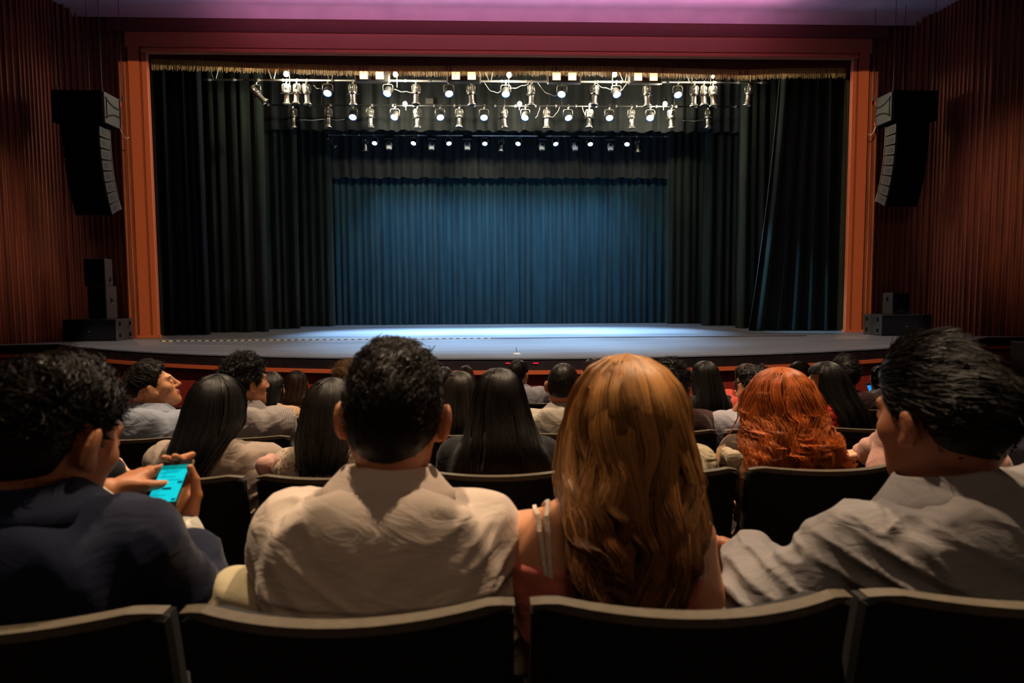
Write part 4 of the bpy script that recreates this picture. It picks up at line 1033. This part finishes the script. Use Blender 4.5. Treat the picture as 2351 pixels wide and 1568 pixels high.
# ------------------------------------------------------------------ the audience
C_white = cloth('white_shirt_cloth', (.38, .33, .28), seam=None); C_p2 = cloth('pale_shirt_cloth', (.60, .485, .41), seam=.880, bump=.30)
C_navy = cloth('navy_jacket_cloth', (.006, .009, .028), bump=.2); C_grey = cloth('grey_shirt_cloth', (.215, .195, .195), bump=.45)
C_cuff = cloth('white_cuff_cloth', (.72, .68, .60)); C_blouse = cloth('cream_blouse_cloth', (.36, .28, .23)); C_lace = cloth('lace_cloth', (.48, .38, .29), (.20, .12, .08), pattern='lace')
C_black = cloth('black_top_cloth', (.012, .012, .014)); C_knit = cloth('cream_knit_cloth', (.42, .34, .23), bump=.8, weave=120); C_floral = cloth('floral_jacket_cloth', (.50, .30, .17), (.05, .03, .02), pattern='floral')
C_pinkish = cloth('pink_sleeve_cloth', (.55, .30, .25)); C_blue = cloth('pale_blue_shirt_cloth', (.25, .275, .35), seam=.86); C_strip = cloth('striped_shirt_cloth', (.33, .29, .28), (.23, .20, .20), pattern='stripes', seam=.88)
C_lav = cloth('lavender_shirt_cloth', (.33, .31, .36)); C_red = cloth('red_fluffy_cloth', (.38, .02, .015), bump=1.0); C_coral = cloth('coral_top_cloth', (.55, .08, .05)); C_vest = cloth('quilted_beige_cloth', (.55, .45, .32), (.22, .16, .10), pattern='quilt')
C_pink = cloth('pink_top_cloth', (.48, .13, .095)); C_strap = cloth('white_strap_cloth', (.62, .52, .44)); C_tan = cloth('tan_lace_cloth', (.50, .33, .20), (.28, .17, .10), pattern='lace'); C_jkt = cloth('white_jacket_cloth', (.60, .56, .52)); C_dark = cloth('dark_top_cloth', (.05, .02, .02))
HY = lambda r: ROWY(r)+.17

P1 = person('person in navy suit jacket bent over a lit phone, short dark hair', 0, 112, 800, 1.13, 'm', yaw=-4, nbz=.040, headfwd=.02, hy=-15, hp=-14, hr=6, skin='tan', dx=-.05, nbdx=-.02, hunch=.06, sw=.165, hs=1.06, h=.005,
    top=dict(mat=C_navy, e=.016, sleeve=.68, fold=.007, name='jacket', se=.004, collar=(.030, .02, .05), h=.005),
    arms=dict(R=dict(hand=PY(416, 1212, 1.42), elbow=PY(474, 1430, 1.24), dir=A3(-.22, .62, .75), palm=A3(-.35, -.80, .55), curl=[.62, .66, .7, .75], thumb=.9, fine=.0028),
              L=dict(hand=PY(252, 1128, 1.40), elbow=PY(70, 1330, 1.30), dir=A3(.52, .78, .26), palm=A3(.35, .25, -.9), curl=[.04, .95, 1.1, 1.1], thumb=.6, fine=.0028)),
    hair=dict(kind='short', mat='brownblack', tt=.030, ts=.006, tb=.014, amp=.008, freq=20, comb=(.7, -.5, .1), n=4600, ln=.034, lift=.08, curl=.25, h=.005, fade=.006, rad=.0012))
P2 = person('person in pale white collared shirt, short dark hair, seen squarely from behind', 0, 903, 772, 1.215, 'm', skin='tan', sw=.161, h=.005, hunch=.055, hs=1.06, hr=2, drop=.064, nbdx=-.010,
    top=dict(mat=C_p2, e=.017, fold=.0085, collar=(.042, .030, .058), h=.0045, se=.004), dx=-.02,
    hair=dict(kind='short', mat='brownblack', tt=.028, ts=.002, tb=.007, amp=.003, freq=42, comb=(.25, .5, .3), n=6500, ln=.022, lift=.45, h=.005, curl=.30, rad=.0009, nape=-.115, fade=.006))
P3 = person('person with long wavy honey-brown hair in a strappy pink top', 0, 1438, 812, 1.225, 'f', skin='warm', sw=.152, h=.005, hs=1.03, hunch=.018, nbdx=-.046, dx=-.040, scap=.4, drop=.066,
    top=dict(mat=C_pink, style='tank', cut=.905, e=.012, fold=.003, name='top', h=.005),
    arms=dict(R=dict(hand=PY(1634, 1322, 1.40), pole=A3(.25, -.2, -1), dir=A3(.1, .55, .30), palm=A3(.6, 0, -.8), curl=.5, fine=.003)),
    hair=dict(kind='long', mat='blonde', prof=[(0, .0, .0), (-.006, .035, .035), (-.025, .066, .068), (-.055, .088, .092), (-.095, .103, .106), (-.15, .112, .115), (-.21, .118, .122), (-.26, .110, .130), (-.30, .098, .136), (-.34, .080, .140), (-.39, .060, .144), (-.45, .042, .146)],
              n=6500, K=30, wave=.017, lam=.17, shear=(-.03, 0), clumps=70, rad=.0011, lenvar=.34, spread=.060, curl=.6, fly=.012, base=.93, cuv=.07, phimax=1.95, tipin=.6))
P4 = person('person in grey shirt with slicked-back dark hair reaching a hand sideways', 0, 2160, 770, 1.20, 'm', yaw=10, hy=17, hp=-2, hr=-3, skin='deep', sw=.195, h=.005, hs=1.06, hunch=.06, dx=.06,
    top=dict(mat=C_grey, e=.018, fold=.017, collar=(.038, .026, .055), h=.005, se=.006, loose=True),
    arms=dict(L=dict(hand=PY(1738, 1280, 1.36), elbow=PY(1765, 1402, 1.18), dir=A3(-.55, .6, .12), palm=A3(-.4, -.1, -.85), curl=.6, thumb=.6, fine=.0028)),
    hair=dict(kind='short', mat='brownblack', tt=.036, ts=.003, tb=.008, amp=.005, freq=18, comb=(.30, -.95, .0), n=5200, ln=.060, lift=.07, h=.005, fade=.008, hair_front=.070, off=(0, .02, .006), rad=.0012))
# row 1
y1 = HY(1)
P5 = person('person with long straight black hair and cream blouse with gathered sleeves', 1, 498, 858, y1+.02, 'f', skin='light', sw=.165, dx=-.015,
    top=dict(mat=C_blouse, e=.016, fold=.008, name='blouse', se=.012, loose=True, h=.006),
    hair=dict(kind='long', mat='black', prof=[(0, 0, 0), (-.006, .035, .035), (-.025, .064, .068), (-.06, .086, .094), (-.11, .099, .108), (-.17, .100, .112), (-.21, .090, .118), (-.25, .070, .124), (-.30, .054, .132), (-.36, .042, .14)], shear=(-.055, 0), n=1800, K=16, wave=.002, lam=.3, clumps=60, rad=.0013, lenvar=.10, spread=.12, tipin=.25))
P6 = person('person with chin-length black hair and cream lace top, half hidden behind the white shirt', 1, 762, 866, y1, 'f', hy=-18, hp=-10, skin='warm', sw=.15,
    top=dict(mat=C_lace, e=.012, fold=.003, name='lace_top', h=.006, neck=.045, collar=None),
    hair=dict(kind='long', mat='brownblack', prof=[(0, 0, 0), (-.006, .035, .035), (-.025, .062, .066), (-.06, .084, .092), (-.12, .096, .106), (-.18, .094, .104), (-.24, .074, .092), (-.285, .045, .075)], n=1500, K=14, wave=.004, lam=.12, clumps=50, rad=.0013, lenvar=.12, spread=.12))
P7 = person('person with long dark hair ending in brown tips, black top', 1, 1146, 844, y1, 'f', skin='light', hr=-3, sw=.15,
    top=dict(mat=C_black, e=.014, fold=.005, name='black_top', h=.007),
    hair=dict(kind='long', mat='ombre', prof=[(0, 0, 0), (-.006, .035, .035), (-.025, .060, .068), (-.06, .078, .094), (-.11, .092, .108), (-.17, .104, .116), (-.23, .120, .130), (-.30, .142, .146), (-.37, .140, .160), (-.42, .120, .165)], n=2800, K=20, wave=.005, lam=.22, clumps=46, rad=.0013, lenvar=.22, spread=.085, fly=.02, shear=(.02, 0), tipin=.7))
P8 = person('person in cream knitted jumper mostly hidden behind the honey-brown hair', 1, 1468, 872, y1, 'm', skin='tan', dx=.06, sw=.185,
    top=dict(mat=C_knit, e=.020, fold=.004, name='jumper', h=.007, collar=(.02, .015, .03)), hair=dict(kind='short', mat='black', n=300))
P9 = person('person with wavy copper-red hair and flower-patterned jacket', 1, 1792, 842, y1, 'f', skin='light', hy=10, sw=.155,
    top=dict(mat=C_floral, e=.016, fold=.005, name='jacket', h=.007, collar=(.02, .015, .03)),
    hair=dict(kind='long', mat='red', prof=[(0, 0, 0), (-.006, .038, .035), (-.02, .066, .068), (-.05, .095, .100), (-.10, .124, .122), (-.16, .138, .132), (-.22, .146, .145), (-.28, .158, .155), (-.345, .165, .16)], n=4200, K=22, wave=.020, lam=.11, cuv=.075, clumps=120, rad=.0013, lenvar=.3, spread=.09, curl=.9, fly=.020, base=.90, shear=(-.015, 0), tipin=.6))
P10 = person('person behind the slicked-back hair resting one hand on the red-haired neighbour\'s seat', 1, 2150, 868, y1, 'm', skin='light', dx=.03,
    top=dict(mat=C_pinkish, e=.016, name='shirt', h=.008), arms=dict(L=dict(hand=PY(1990, 1040, y1+.22), elbow=PY(2055, 1010, y1+.0), dir=A3(-.9, .25, -.15), palm=A3(0, 0, -1), curl=.35, fine=.004)), hair=dict(kind='short', mat='black', n=300))
P11 = person('person behind the navy jacket with a dark band on the raised wrist', 1, 100, 872, y1, 'm', skin='light', dx=.03,
    top=dict(mat=C_black, e=.014, h=.008, sleeve=.45), arms=dict(R=dict(hand=PY(283, 1090, y1+.10), elbow=PY(325, 1200, y1+.12), dir=A3(-.55, .2, .55), palm=A3(-.6, 0, -.7), curl=.5, fine=.004)), hair=dict(kind='short', mat='black', n=300))
# row 2
y2 = HY(2)
P12 = person('person in pale blue collared shirt looking up and sideways, hair shaved at the sides', 2, 352, 823, y2, 'm', yaw=-12, hy=-68, hp=20, skin='warm', sw=.170, h=.0055, hs=.98, hunch=.06,
    top=dict(mat=C_blue, e=.016, fold=.007, collar=(.034, .026, .05), h=.0055, se=.006),
    hair=dict(kind='short', mat='brownblack', tt=.038, ts=.003, tb=.012, amp=.005, freq=34, comb=(0, -.5, .5), n=1500, ln=.034, lift=.7, fade=.020, hair_front=.075))
P13 = person('person in striped grey shirt with thick curly black hair, turned to the right', 2, 563, 809, y2, 'm', yaw=-14, hy=-42, hp=2, skin='warm', sw=.190, h=.0055, hs=1.04, dx=.02,
    top=dict(mat=C_strip, e=.018, fold=.009, collar=(.034, .026, .05), h=.006, se=.01, loose=True),
    hair=dict(kind='short', mat='black', tt=.042, ts=.014, tb=.022, amp=.014, freq=34, comb=(.2, -.2, .3), n=1800, ln=.034, curl=1.2, lift=.8, fade=.002))
P14 = person('person with long dark hair beside the right ear of the white-shirted person', 2, 1055, 851, y2, 'f', skin='light', sw=.155, dx=-.02,
    top=dict(mat=C_black, e=.012, h=.008, name='black_top'), hair=dict(kind='long', mat='brownblack', prof=[(0, 0, 0), (-.006, .035, .035), (-.025, .062, .066), (-.06, .082, .092), (-.13, .094, .106), (-.22, .094, .115), (-.33, .09, .14)], n=900, K=14, wave=.003, lam=.2, clumps=40, rad=.0016, lenvar=.15))
P15 = person('person with close-shaved head in cream collared shirt', 2, 1294, 829, y2, 'm', hy=-12, skin='deep', h=.006, hs=1.02, sw=.185,
    top=dict(mat=C_white, e=.017, fold=.009, collar=(.032, .024, .045), h=.006), hair=dict(kind='short', mat='brownblack', tt=.006, ts=.001, tb=.002, amp=.001, freq=80, n=900, ln=.008, fade=.004, lift=1.0))
P16 = person('person with curly black hair just right of the honey-brown hair', 2, 1538, 823, y2, 'm', hy=-8, skin='tan', hs=1.03, arms=dict(R=dict(hand=PY(1578, 945, y2+.02), elbow=PY(1590, 1020, y2-.02), dir=A3(.05, .05, 1), palm=A3(-1, 0, 0), curl=.3, fine=.004)),
    top=dict(mat=C_dark, e=.014, h=.008, sleeve=.5), hair=dict(kind='short', mat='black', tt=.034, ts=.012, tb=.02, amp=.014, freq=32, comb=(0, -.2, .3), n=1500, ln=.034, curl=1.2, lift=.8, fade=.003))
P17 = person('person in lavender-white shirt holding a hand to the mouth, behind the copper-red hair', 2, 1738, 838, y2, 'm', yaw=6, hy=38, skin='tan', sw=.19, dx=-.05,
    arms=dict(L=dict(hand=PY(1706, 925, y2+.20), elbow=PY(1650, 1010, y2+.28), dir=A3(.12, -.05, .9), palm=A3(.5, -.8, 0), curl=.8, fine=.004)),
    top=dict(mat=C_lav, e=.016, fold=.008, collar=(.034, .026, .05), h=.006, se=.008, sleeve=.6), hair=dict(kind='short', mat='brownblack', tt=.03, ts=.012, tb=.016, amp=.010, freq=32, n=1200, ln=.032, curl=.9, comb=(.1, -.4, .3)))
P18 = person('person with long black hair turned in profile, fluffy red top', 2, 1897, 829, y2, 'f', yaw=14, hy=56, hp=-4, skin='warm', h=.0055, dx=.03, sw=.16,
    top=dict(mat=C_red, e=.018, fold=.010, name='fluffy_top', h=.006), hair=dict(kind='long', mat='black', prof=[(0, 0, 0), (-.006, .035, .035), (-.025, .064, .068), (-.06, .088, .094), (-.12, .100, .108), (-.2, .104, .120), (-.29, .115, .14), (-.36, .12, .16)], n=1600, K=16, wave=.003, lam=.2, clumps=50, rad=.0015, lenvar=.12, yawr=math.radians(38), phimax=1.6, shear=(.035, 0)))
P18b = person('person in pink sleeves half hidden behind the navy jacket', 2, 160, 862, y2, 'f', skin='light', sw=.165, top=dict(mat=C_pinkish, e=.014, h=.008, sleeve=1.0), hair=dict(kind='short', mat='black', n=300, tb=.02, ts=.012))
# row 3
y3 = HY(3)
straight = lambda L_, w0=.1, w1=.095: [(0, 0, 0), (-.006, .035, .035), (-.025, .063, .067), (-.06, .085, .093), (-.12, w0, .107), (-.22, (w0+w1)/2, .118), (-L_, w1, .15)]
person('person with straight black hair and tan lace top beside the curly-haired person', 3, 622, 853, y3, 'f', hy=-20, skin='light', dx=.02, top=dict(mat=C_tan, e=.012, h=.008, name='lace_top'), h=.008, hair=dict(kind='long', mat='black', prof=straight(.36, .078, .075), n=700, K=12, wave=.001, rad=.0019, clumps=40))
person('person with very long straight black hair, alone before the red stage wall', 3, 1619, 828, y3, 'f', skin='light', top=dict(mat=C_black, e=.012, h=.008, name='black_top'), h=.008, hair=dict(kind='long', mat='black', prof=straight(.44, .094, .108), n=1100, K=14, wave=.001, rad=.0018, clumps=50))
person('person with brown hair and coral top, arm raised, beyond the copper-red hair', 3, 1716, 834, y3, 'f', hy=15, skin='light', dx=-.01, sw=.165, top=dict(mat=C_coral, e=.016, h=.008, name='coral_top', sleeve=0.2), h=.008, arms=dict(L=dict(hand=PY(1700, 900, y3+.15), elbow=PY(1672, 912, y3+.05), dir=A3(.3, .2, .8), palm=A3(.9, 0, 0), curl=.5, fine=.005)), hair=dict(kind='long', mat='brown', prof=straight(.34, .09, .1), n=600, K=12, wave=.003, rad=.0018, clumps=40))
person('person with thick dark hair standing out above the black-haired profile', 3, 1940, 812, y3, 'm', hy=-10, skin='tan', hs=1.04, top=dict(mat=C_dark, e=.014, h=.008), h=.008, hair=dict(kind='short', mat='brownblack', tt=.036, ts=.012, tb=.016, amp=.010, freq=24, n=900, ln=.04, comb=(.5, -.4, .2), curl=.5))
y4 = HY(4)
P23 = person('person in white jacket holding up a glowing phone near the right end', 4, 2024, 838, y4, 'f', hy=14, skin='warm', sw=.16, top=dict(mat=C_jkt, e=.018, h=.008, name='jacket', fold=.009), h=.008, arms=dict(L=dict(hand=PY(1992, 925, y4+.22), elbow=PY(1978, 960, y4+.14), dir=A3(.1, .1, 1), palm=A3(.8, -.2, 0), curl=.8, fine=.005), R=dict(hand=PY(2030, 912, y4+.22), elbow=PY(2070, 945, y4+.14), dir=A3(-.9, .1, .2), palm=A3(0, .2, -1), curl=[.2, .9, 1, 1], fine=.005)),
    hair=dict(kind='long', mat='black', prof=straight(.26, .09, .06), n=600, K=12, wave=.001, rad=.0018, clumps=40))
# row 4
y4 = HY(4)
person('person in smooth lavender shirt with neat dark hair near the stage centre', 4, 1190, 824, y4, 'm', yaw=-4, hy=-28, skin='warm', top=dict(mat=C_lav, e=.016, h=.008, collar=(.03, .024, .04), fold=.005), h=.008, dx=.06, sw=.18, hair=dict(kind='short', mat='black', n=500, ln=.03, tt=.028))
person('person in quilted beige waistcoat with long brown hair before the red wall', 4, 681, 850, y4, 'f', skin='light', hy=12, top=dict(mat=C_vest, e=.018, h=.008, name='waistcoat', sleeve=.05), h=.008, hair=dict(kind='long', mat='brown', prof=straight(.34, .095, .085), n=700, K=14, wave=.008, rad=.002, clumps=40))
person('person with curly dark-blonde hair left of the white-shirted person', 4, 796, 826, y4, 'f', skin='light', top=dict(mat=C_black, e=.012, h=.009), h=.009, hair=dict(kind='short', mat='dirty', tt=.035, ts=.02, tb=.03, amp=.016, freq=30, n=900, ln=.05, curl=1.2, lift=.8, fade=0))
person('person whose small dark hair top shows right of the white-shirted person\'s ear', 4, 1020, 840, y4, 'm', skin='light', top=dict(mat=C_black, e=.012, h=.009), h=.009, hair=dict(kind='short', mat='brownblack', n=500, ln=.03))
person('person with lighter brown hair top peeking between two dark-haired heads', 5, 1069, 837, HY(5), 'f', skin='light', top=dict(mat=C_dark, e=.012, h=.009), h=.009, hair=dict(kind='short', mat='dirty', n=500, ln=.03, tb=.02))
person('person with dark hair just showing left of the honey-brown hair crown', 4, 1360, 820, y4, 'm', skin='light', top=dict(mat=C_dark, e=.012, h=.009), h=.009, hair=dict(kind='short', mat='brown', n=500, ln=.03))
person('person with parted dark hair in the front row above the copper-red hair', 4, 1836, 829, y4, 'f', skin='light', top=dict(mat=C_dark, e=.012, h=.009), h=.009, hair=dict(kind='long', mat='brown', prof=straight(.30), n=500, K=12, wave=.002, rad=.002, clumps=30))

# straps, watch, wristband and drooping sleeves of particular people
def on_back(P, px, py, Y): return PY(px, py, Y)-P['O']
def ribbon(pts, w, th, material, name, root, side):
    mb = MB(); pts = [np.asarray(p) for p in pts]; G = []
    for i, p in enumerate(pts):
        t = unit(pts[min(i+1, len(pts)-1)]-pts[max(i-1, 0)]); n_ = unit(side[i]); a = np.cross(t, n_)
        G.append([p-a*w/2, p-a*w/2+n_*th, p+a*w/2+n_*th, p+a*w/2, p-a*w/2])
    return mb.grid(np.array(G)).build(name, material, root, smooth=False)
from mathutils.bvhtree import BVHTree
bm_ = [c for c in P3['root'].children if c.name.startswith('body')][0].data
bvh = BVHTree.FromPolygons([v.co[:] for v in bm_.vertices], [p.vertices[:] for p in bm_.polygons])
def on_body(o, d, lift=.004):
    loc, n_, i_, di = bvh.ray_cast(Vector(o-P3['O']), Vector(unit(d)))
    return None if loc is None else (np.array(loc)+np.array(n_)*lift, np.array(n_))
for pth in ([(1246, 1158), (1241, 1185), (1242, 1220), (1247, 1255), (1254, 1300), (1258, 1325)], [(1263, 1156), (1258, 1185), (1259, 1220), (1262, 1255), (1266, 1300), (1268, 1325)], [(1572, 1165), (1588, 1190), (1602, 1225), (1610, 1260), (1612, 1300), (1610, 1325)], [(1560, 1162), (1576, 1190), (1590, 1225), (1598, 1260), (1602, 1300), (1602, 1325)]):
    hit = [q for q in (on_body(CAM, ray(*p_)) for p_ in pth) if q is not None]
    if len(hit) < 3: continue
    x0 = hit[0][0][0]+P3['O'][0]; y0_ = hit[0][0][1]+P3['O'][1]; front = []
    for dy_ in (.09, .05, .02):
        q = on_body(A3(x0, y0_+dy_, 2.0), A3(0, 0, -1))
        if q is not None and q[0][2] > hit[0][0][2]-.08: front.append(q)
    hit = front+hit
    ribbon([q[0] for q in hit], .007, .003, C_strap, 'strap', P3['root'], [q[1] for q in hit])
def band(P, s, frac, r, w, material, name, face=None):
    e, wv = P['El'][s], P['Wr'][s]; d = unit(wv-e); c = e+(wv-e)*frac
    o = MB().tube([c-d*w/2, c+d*w/2], r, 20).build(name, material, P['root'], smooth=True)
    if face:
        n_ = unit(np.cross(np.cross(d, A3(0, -.5, 1)), d)); 
        MB().tube([c+n_*(r-.002), c+n_*(r+.008)], .017, 20).build('watch_face', M_steel, o)
    return o
M_gold2 = mat('gilt_metal', (.75, .58, .25), .3, metal=.9)
band(P4, -1, .965, .031, .020, M_gold2, 'wristwatch', True)
band(P11, 1, .93, .033, .030, M_fascia, 'wristband')
for s, f in ((1, .93), (-1, .93)):
    e, w_ = P1['El'][s], P1['Wr'][s]; d = unit(w_-e)
    MB().tube([e+(w_-e)*.80, e+(w_-e)*.9, e+(w_-e)*1.0], [.044, .041, .038], 24).build('shirt_cuff', C_cuff, P1['root'], smooth=True)
e, w_ = P1['El'][1], P1['Wr'][1]; c = e+(w_-e)*.55; MB().tube([c+A3(.055, -.0, .0), c+A3(.062, -.0, .0)], .011, 14).build('button', M_side, P1['root'])
for P, px, py0, py1, m_, nm in ((P5, 606, 1068, 1140, C_pinkish, 'sleeve_end'), (P8, 1686, 1052, 1112, C_knit, 'sleeve_end')):
    a, b_ = PY(px, py0, 2.17)-P['O'], PY(px+(6 if nm == 'x' else (8 if px < 1000 else -8)), py1, 2.17)-P['O']
    sdf_obj(nm, [cone(a+A3(0, .07, .0), a, .022, .020, .02), cone(a, b_, .019, .006, .03)], .005, m_, P['root'])

# phones
def phone(label, tl, tr, bl, scr, body_m, ui=True, th=.009):
    tl, tr, bl = (np.asarray(v, float) for v in (tl, tr, bl)); xa = unit(tr-tl); w = np.linalg.norm(tr-tl); ya = (tl-bl); ya = unit(ya-xa*(ya @ xa)); hgt = (tl-bl) @ ya; n_ = np.cross(xa, ya)
    c = bl+xa*w/2; R = np.stack([xa, ya, n_], 1)
    r = thing('phone', label, 'phone', c)
    g = lambda x, y, z: R @ A3(x, y, z)
    MB().box(g(0, hgt/2, -th/2), (w, hgt, th), R, bev=.004).build('case', body_m, r)
    MB().box(g(0, hgt/2, .0006), (w*.97, hgt*.985, .0012), R, bev=.0005).build('bezel', M_black, r)
    s = MB().box(g(0, hgt*.46, .0016), (w*.88, hgt*.80, .0012), R).build('screen', scr, r)
    if ui:
        def bar(name, x, y, ww, hh, m_): MB().box(g(x*w, y*hgt, .0026), (ww*w, hh*hgt, .0008), R).build(name, m_, s)
        M1 = mat('screen_header', (0, .1, .1), .3, emit=(.0, .20, .19), estr=1.0); M2 = mat('screen_line', (0, .1, .1), .3, emit=(.0, .33, .33), estr=.9); M3 = mat('screen_mark', (0, .02, .03), .3, emit=(.0, .06, .09), estr=.9)
        bar('header_bar', 0, .81, .88, .085, M1)
        for y, x, ww in ((.735, .0, .5), (.70, -.1, .55), (.60, -.1, .5), (.53, .0, .7), (.20, -.15, .45)): bar('text_line', x, y, ww, .012, M2)
        bar('image_block', .02, .34, .28, .045, M3); bar('icon', .36, .47, .14, .04, M3); bar('icon', .36, .10, .12, .04, M3)
        for x in (.12, .24, .36): bar('header_icon', x, .81, .06, .035, M2)
    return r
M_scr = mat('teal_lit_screen', (0, .3, .35), .3, emit=(.005, .52, .62), estr=.95)
M_scr2 = mat('blue_lit_screen', (0, .2, .5), .3, emit=(.01, .30, .78), estr=1.0)
phone('phone with teal lit screen in the hands of the navy-jacketed person', PY(369, 1058, 1.470), PY(440, 1053, 1.455), PY(331, 1162, 1.395), M_scr, M_gold2)
phone('small phone with blue lit screen held near the right end of the hall', PY(1989, 880, y4+.29), PY(1998, 878, y4+.21), PY(2004, 918, y4+.26), M_scr2, M_white, ui=False)

# ------------------------------------------------------------------ theatre seats
def make_seat():
    r = thing('theatre_seat', '', 'seat')
    nu, W_ = 25, .478
    def shell(mb, u0, z0, z1, yoff, th, ww, nz=8, topcurve=0.0):
        us = np.linspace(-1, 1, nu)
        def pt(u, v, side):
            z = z0+(z1-z0)*v; sag = .080*(1-u*u); lean = -.10*((z-.40)/.52)
            zz = z-(0.012*max(0, abs(u)-.86)/.14)**1.0*(1 if v > .99 else 0)
            return (u*ww/2, yoff+.075+.035-.04-sag-.0+lean+.06+(th if side else 0), zz)
        A = np.array([[pt(u, v, 0) for v in np.linspace(0, 1, nz)] for u in us]); Bk = np.array([[pt(u, v, 1) for v in np.linspace(0, 1, nz)] for u in us])
        loop = np.concatenate([A, Bk[:, ::-1], A[:, :1]], 1); mb.grid(loop)
        k = loop.shape[1]-1
        for e, fl in ((0, 1), (nu-1, 0)):
            mb.add(loop[e, :k], [tuple(range(k)) if fl else tuple(range(k))[::-1]])
        return mb
    shell(MB(), 0, .36, .905, -.095, .022, .478).build('back_shell', M_seat, r)
    shell(MB(), 0, .905, .920, -.097, .026, .480, 2).build('rim', M_rim, r)
    shell(MB(), 0, .42, .895, -.071, .045, .45).build('back_cushion', M_cush, r)
    mb = MB(); mb.box((0, .30, .405), (.44, .46, .10), bev=.03); mb.build('seat_cushion', M_cush, r)
    mb = MB(); mb.box((-.259, .24, .635), (.045, .34, .035), bev=.012); mb.build('armrest', M_seat, r)
    mb = MB(); mb.box((-.259, .22, .32), (.035, .10, .60), bev=.008); mb.box((-.259, .22, .01), (.07, .30, .02)); mb.build('leg', M_black, r)
    return r
PITCH = .519
notch = {0: X(1192, 1345, 1.07), 1: X(600, 1070, 2.23), 2: X(688, 985, 3.38), 3: X(705, 950, 4.53), 4: X(740, 925, 5.68), 5: X(1100, 900, 6.83)}
PW = {0: .503}
occ = {}
for row, x, lab in seats:
    k = round((x-notch[row])/PW.get(row, PITCH)-.5); used_k = occ.setdefault(row, {})
    if k in used_k: k = k+1 if k+1 not in used_k else k-1
    used_k[k] = lab
proto = None
def add_seat(row, k, lab):
    global proto
    if proto is None: proto = o = make_seat()
    else: o = copy_tree(proto)
    o.location = (notch[row]+(k+.5)*PW.get(row, PITCH), ROWY(row), ROWZ(row)); o['label'] = lab; o['group'] = 'black theatre seats'
short = lambda l: l.split(',')[0].replace('person ', '', 1)
for row, dct in occ.items():
    for k, lab in dct.items():
        s = ' '.join(short(lab).split()[:11]); add_seat(row, k, 'black seat of the person '+s)
ORDN = ['nearest', 'second', 'third', 'fourth', 'fifth']
for row, px, lab in ((4, 300, 'empty black seat with a red bag on it, fifth row, left end'), (4, 390, 'empty black seat beyond the person looking up, fifth row'), (3, 262, 'empty black seat left of the person in pale blue shirt, fourth row')):
    x = PY(px, 920, ROWY(row))[0]; k = round((x-notch[row])/PITCH-.5)
    while k in occ[row]: k -= 1
    occ[row][k] = lab; add_seat(row, k, lab)
# a red bag and a cream garment left on seats
c = PY(288, 912, ROWY(4)+.14)
sdf_obj_ = sdf_obj('bag', [ell_(c+A3(0, 0, -.06), A3(.14, .10, .09)), ell_(c+A3(.05, .02, -.01), A3(.07, .06, .04), None, .04)], .008, cloth('red_bag_cloth', (.55, .02, .015)))[0]
tag(sdf_obj_, 'small red soft bag on an empty seat before the red stage wall', 'bag')
c = PY(532, 1352, 1.17)
fo = lambda p: -.006*np.abs(np.sin(p[:, 2]*70+p[:, 0]*40))
g = sdf_obj('folded_jacket', [ell_(c+A3(.0, .02, -.03), A3(.045, .06, .055)), ell_(c+A3(.03, .03, -.09), A3(.07, .07, .08), None, .05), ('f', fo, 0, 0, 0, 0, 'd')], .006, M_khaki)[0]
tag(g, 'cream folded garment tucked left of the white-shirted person', 'garment')
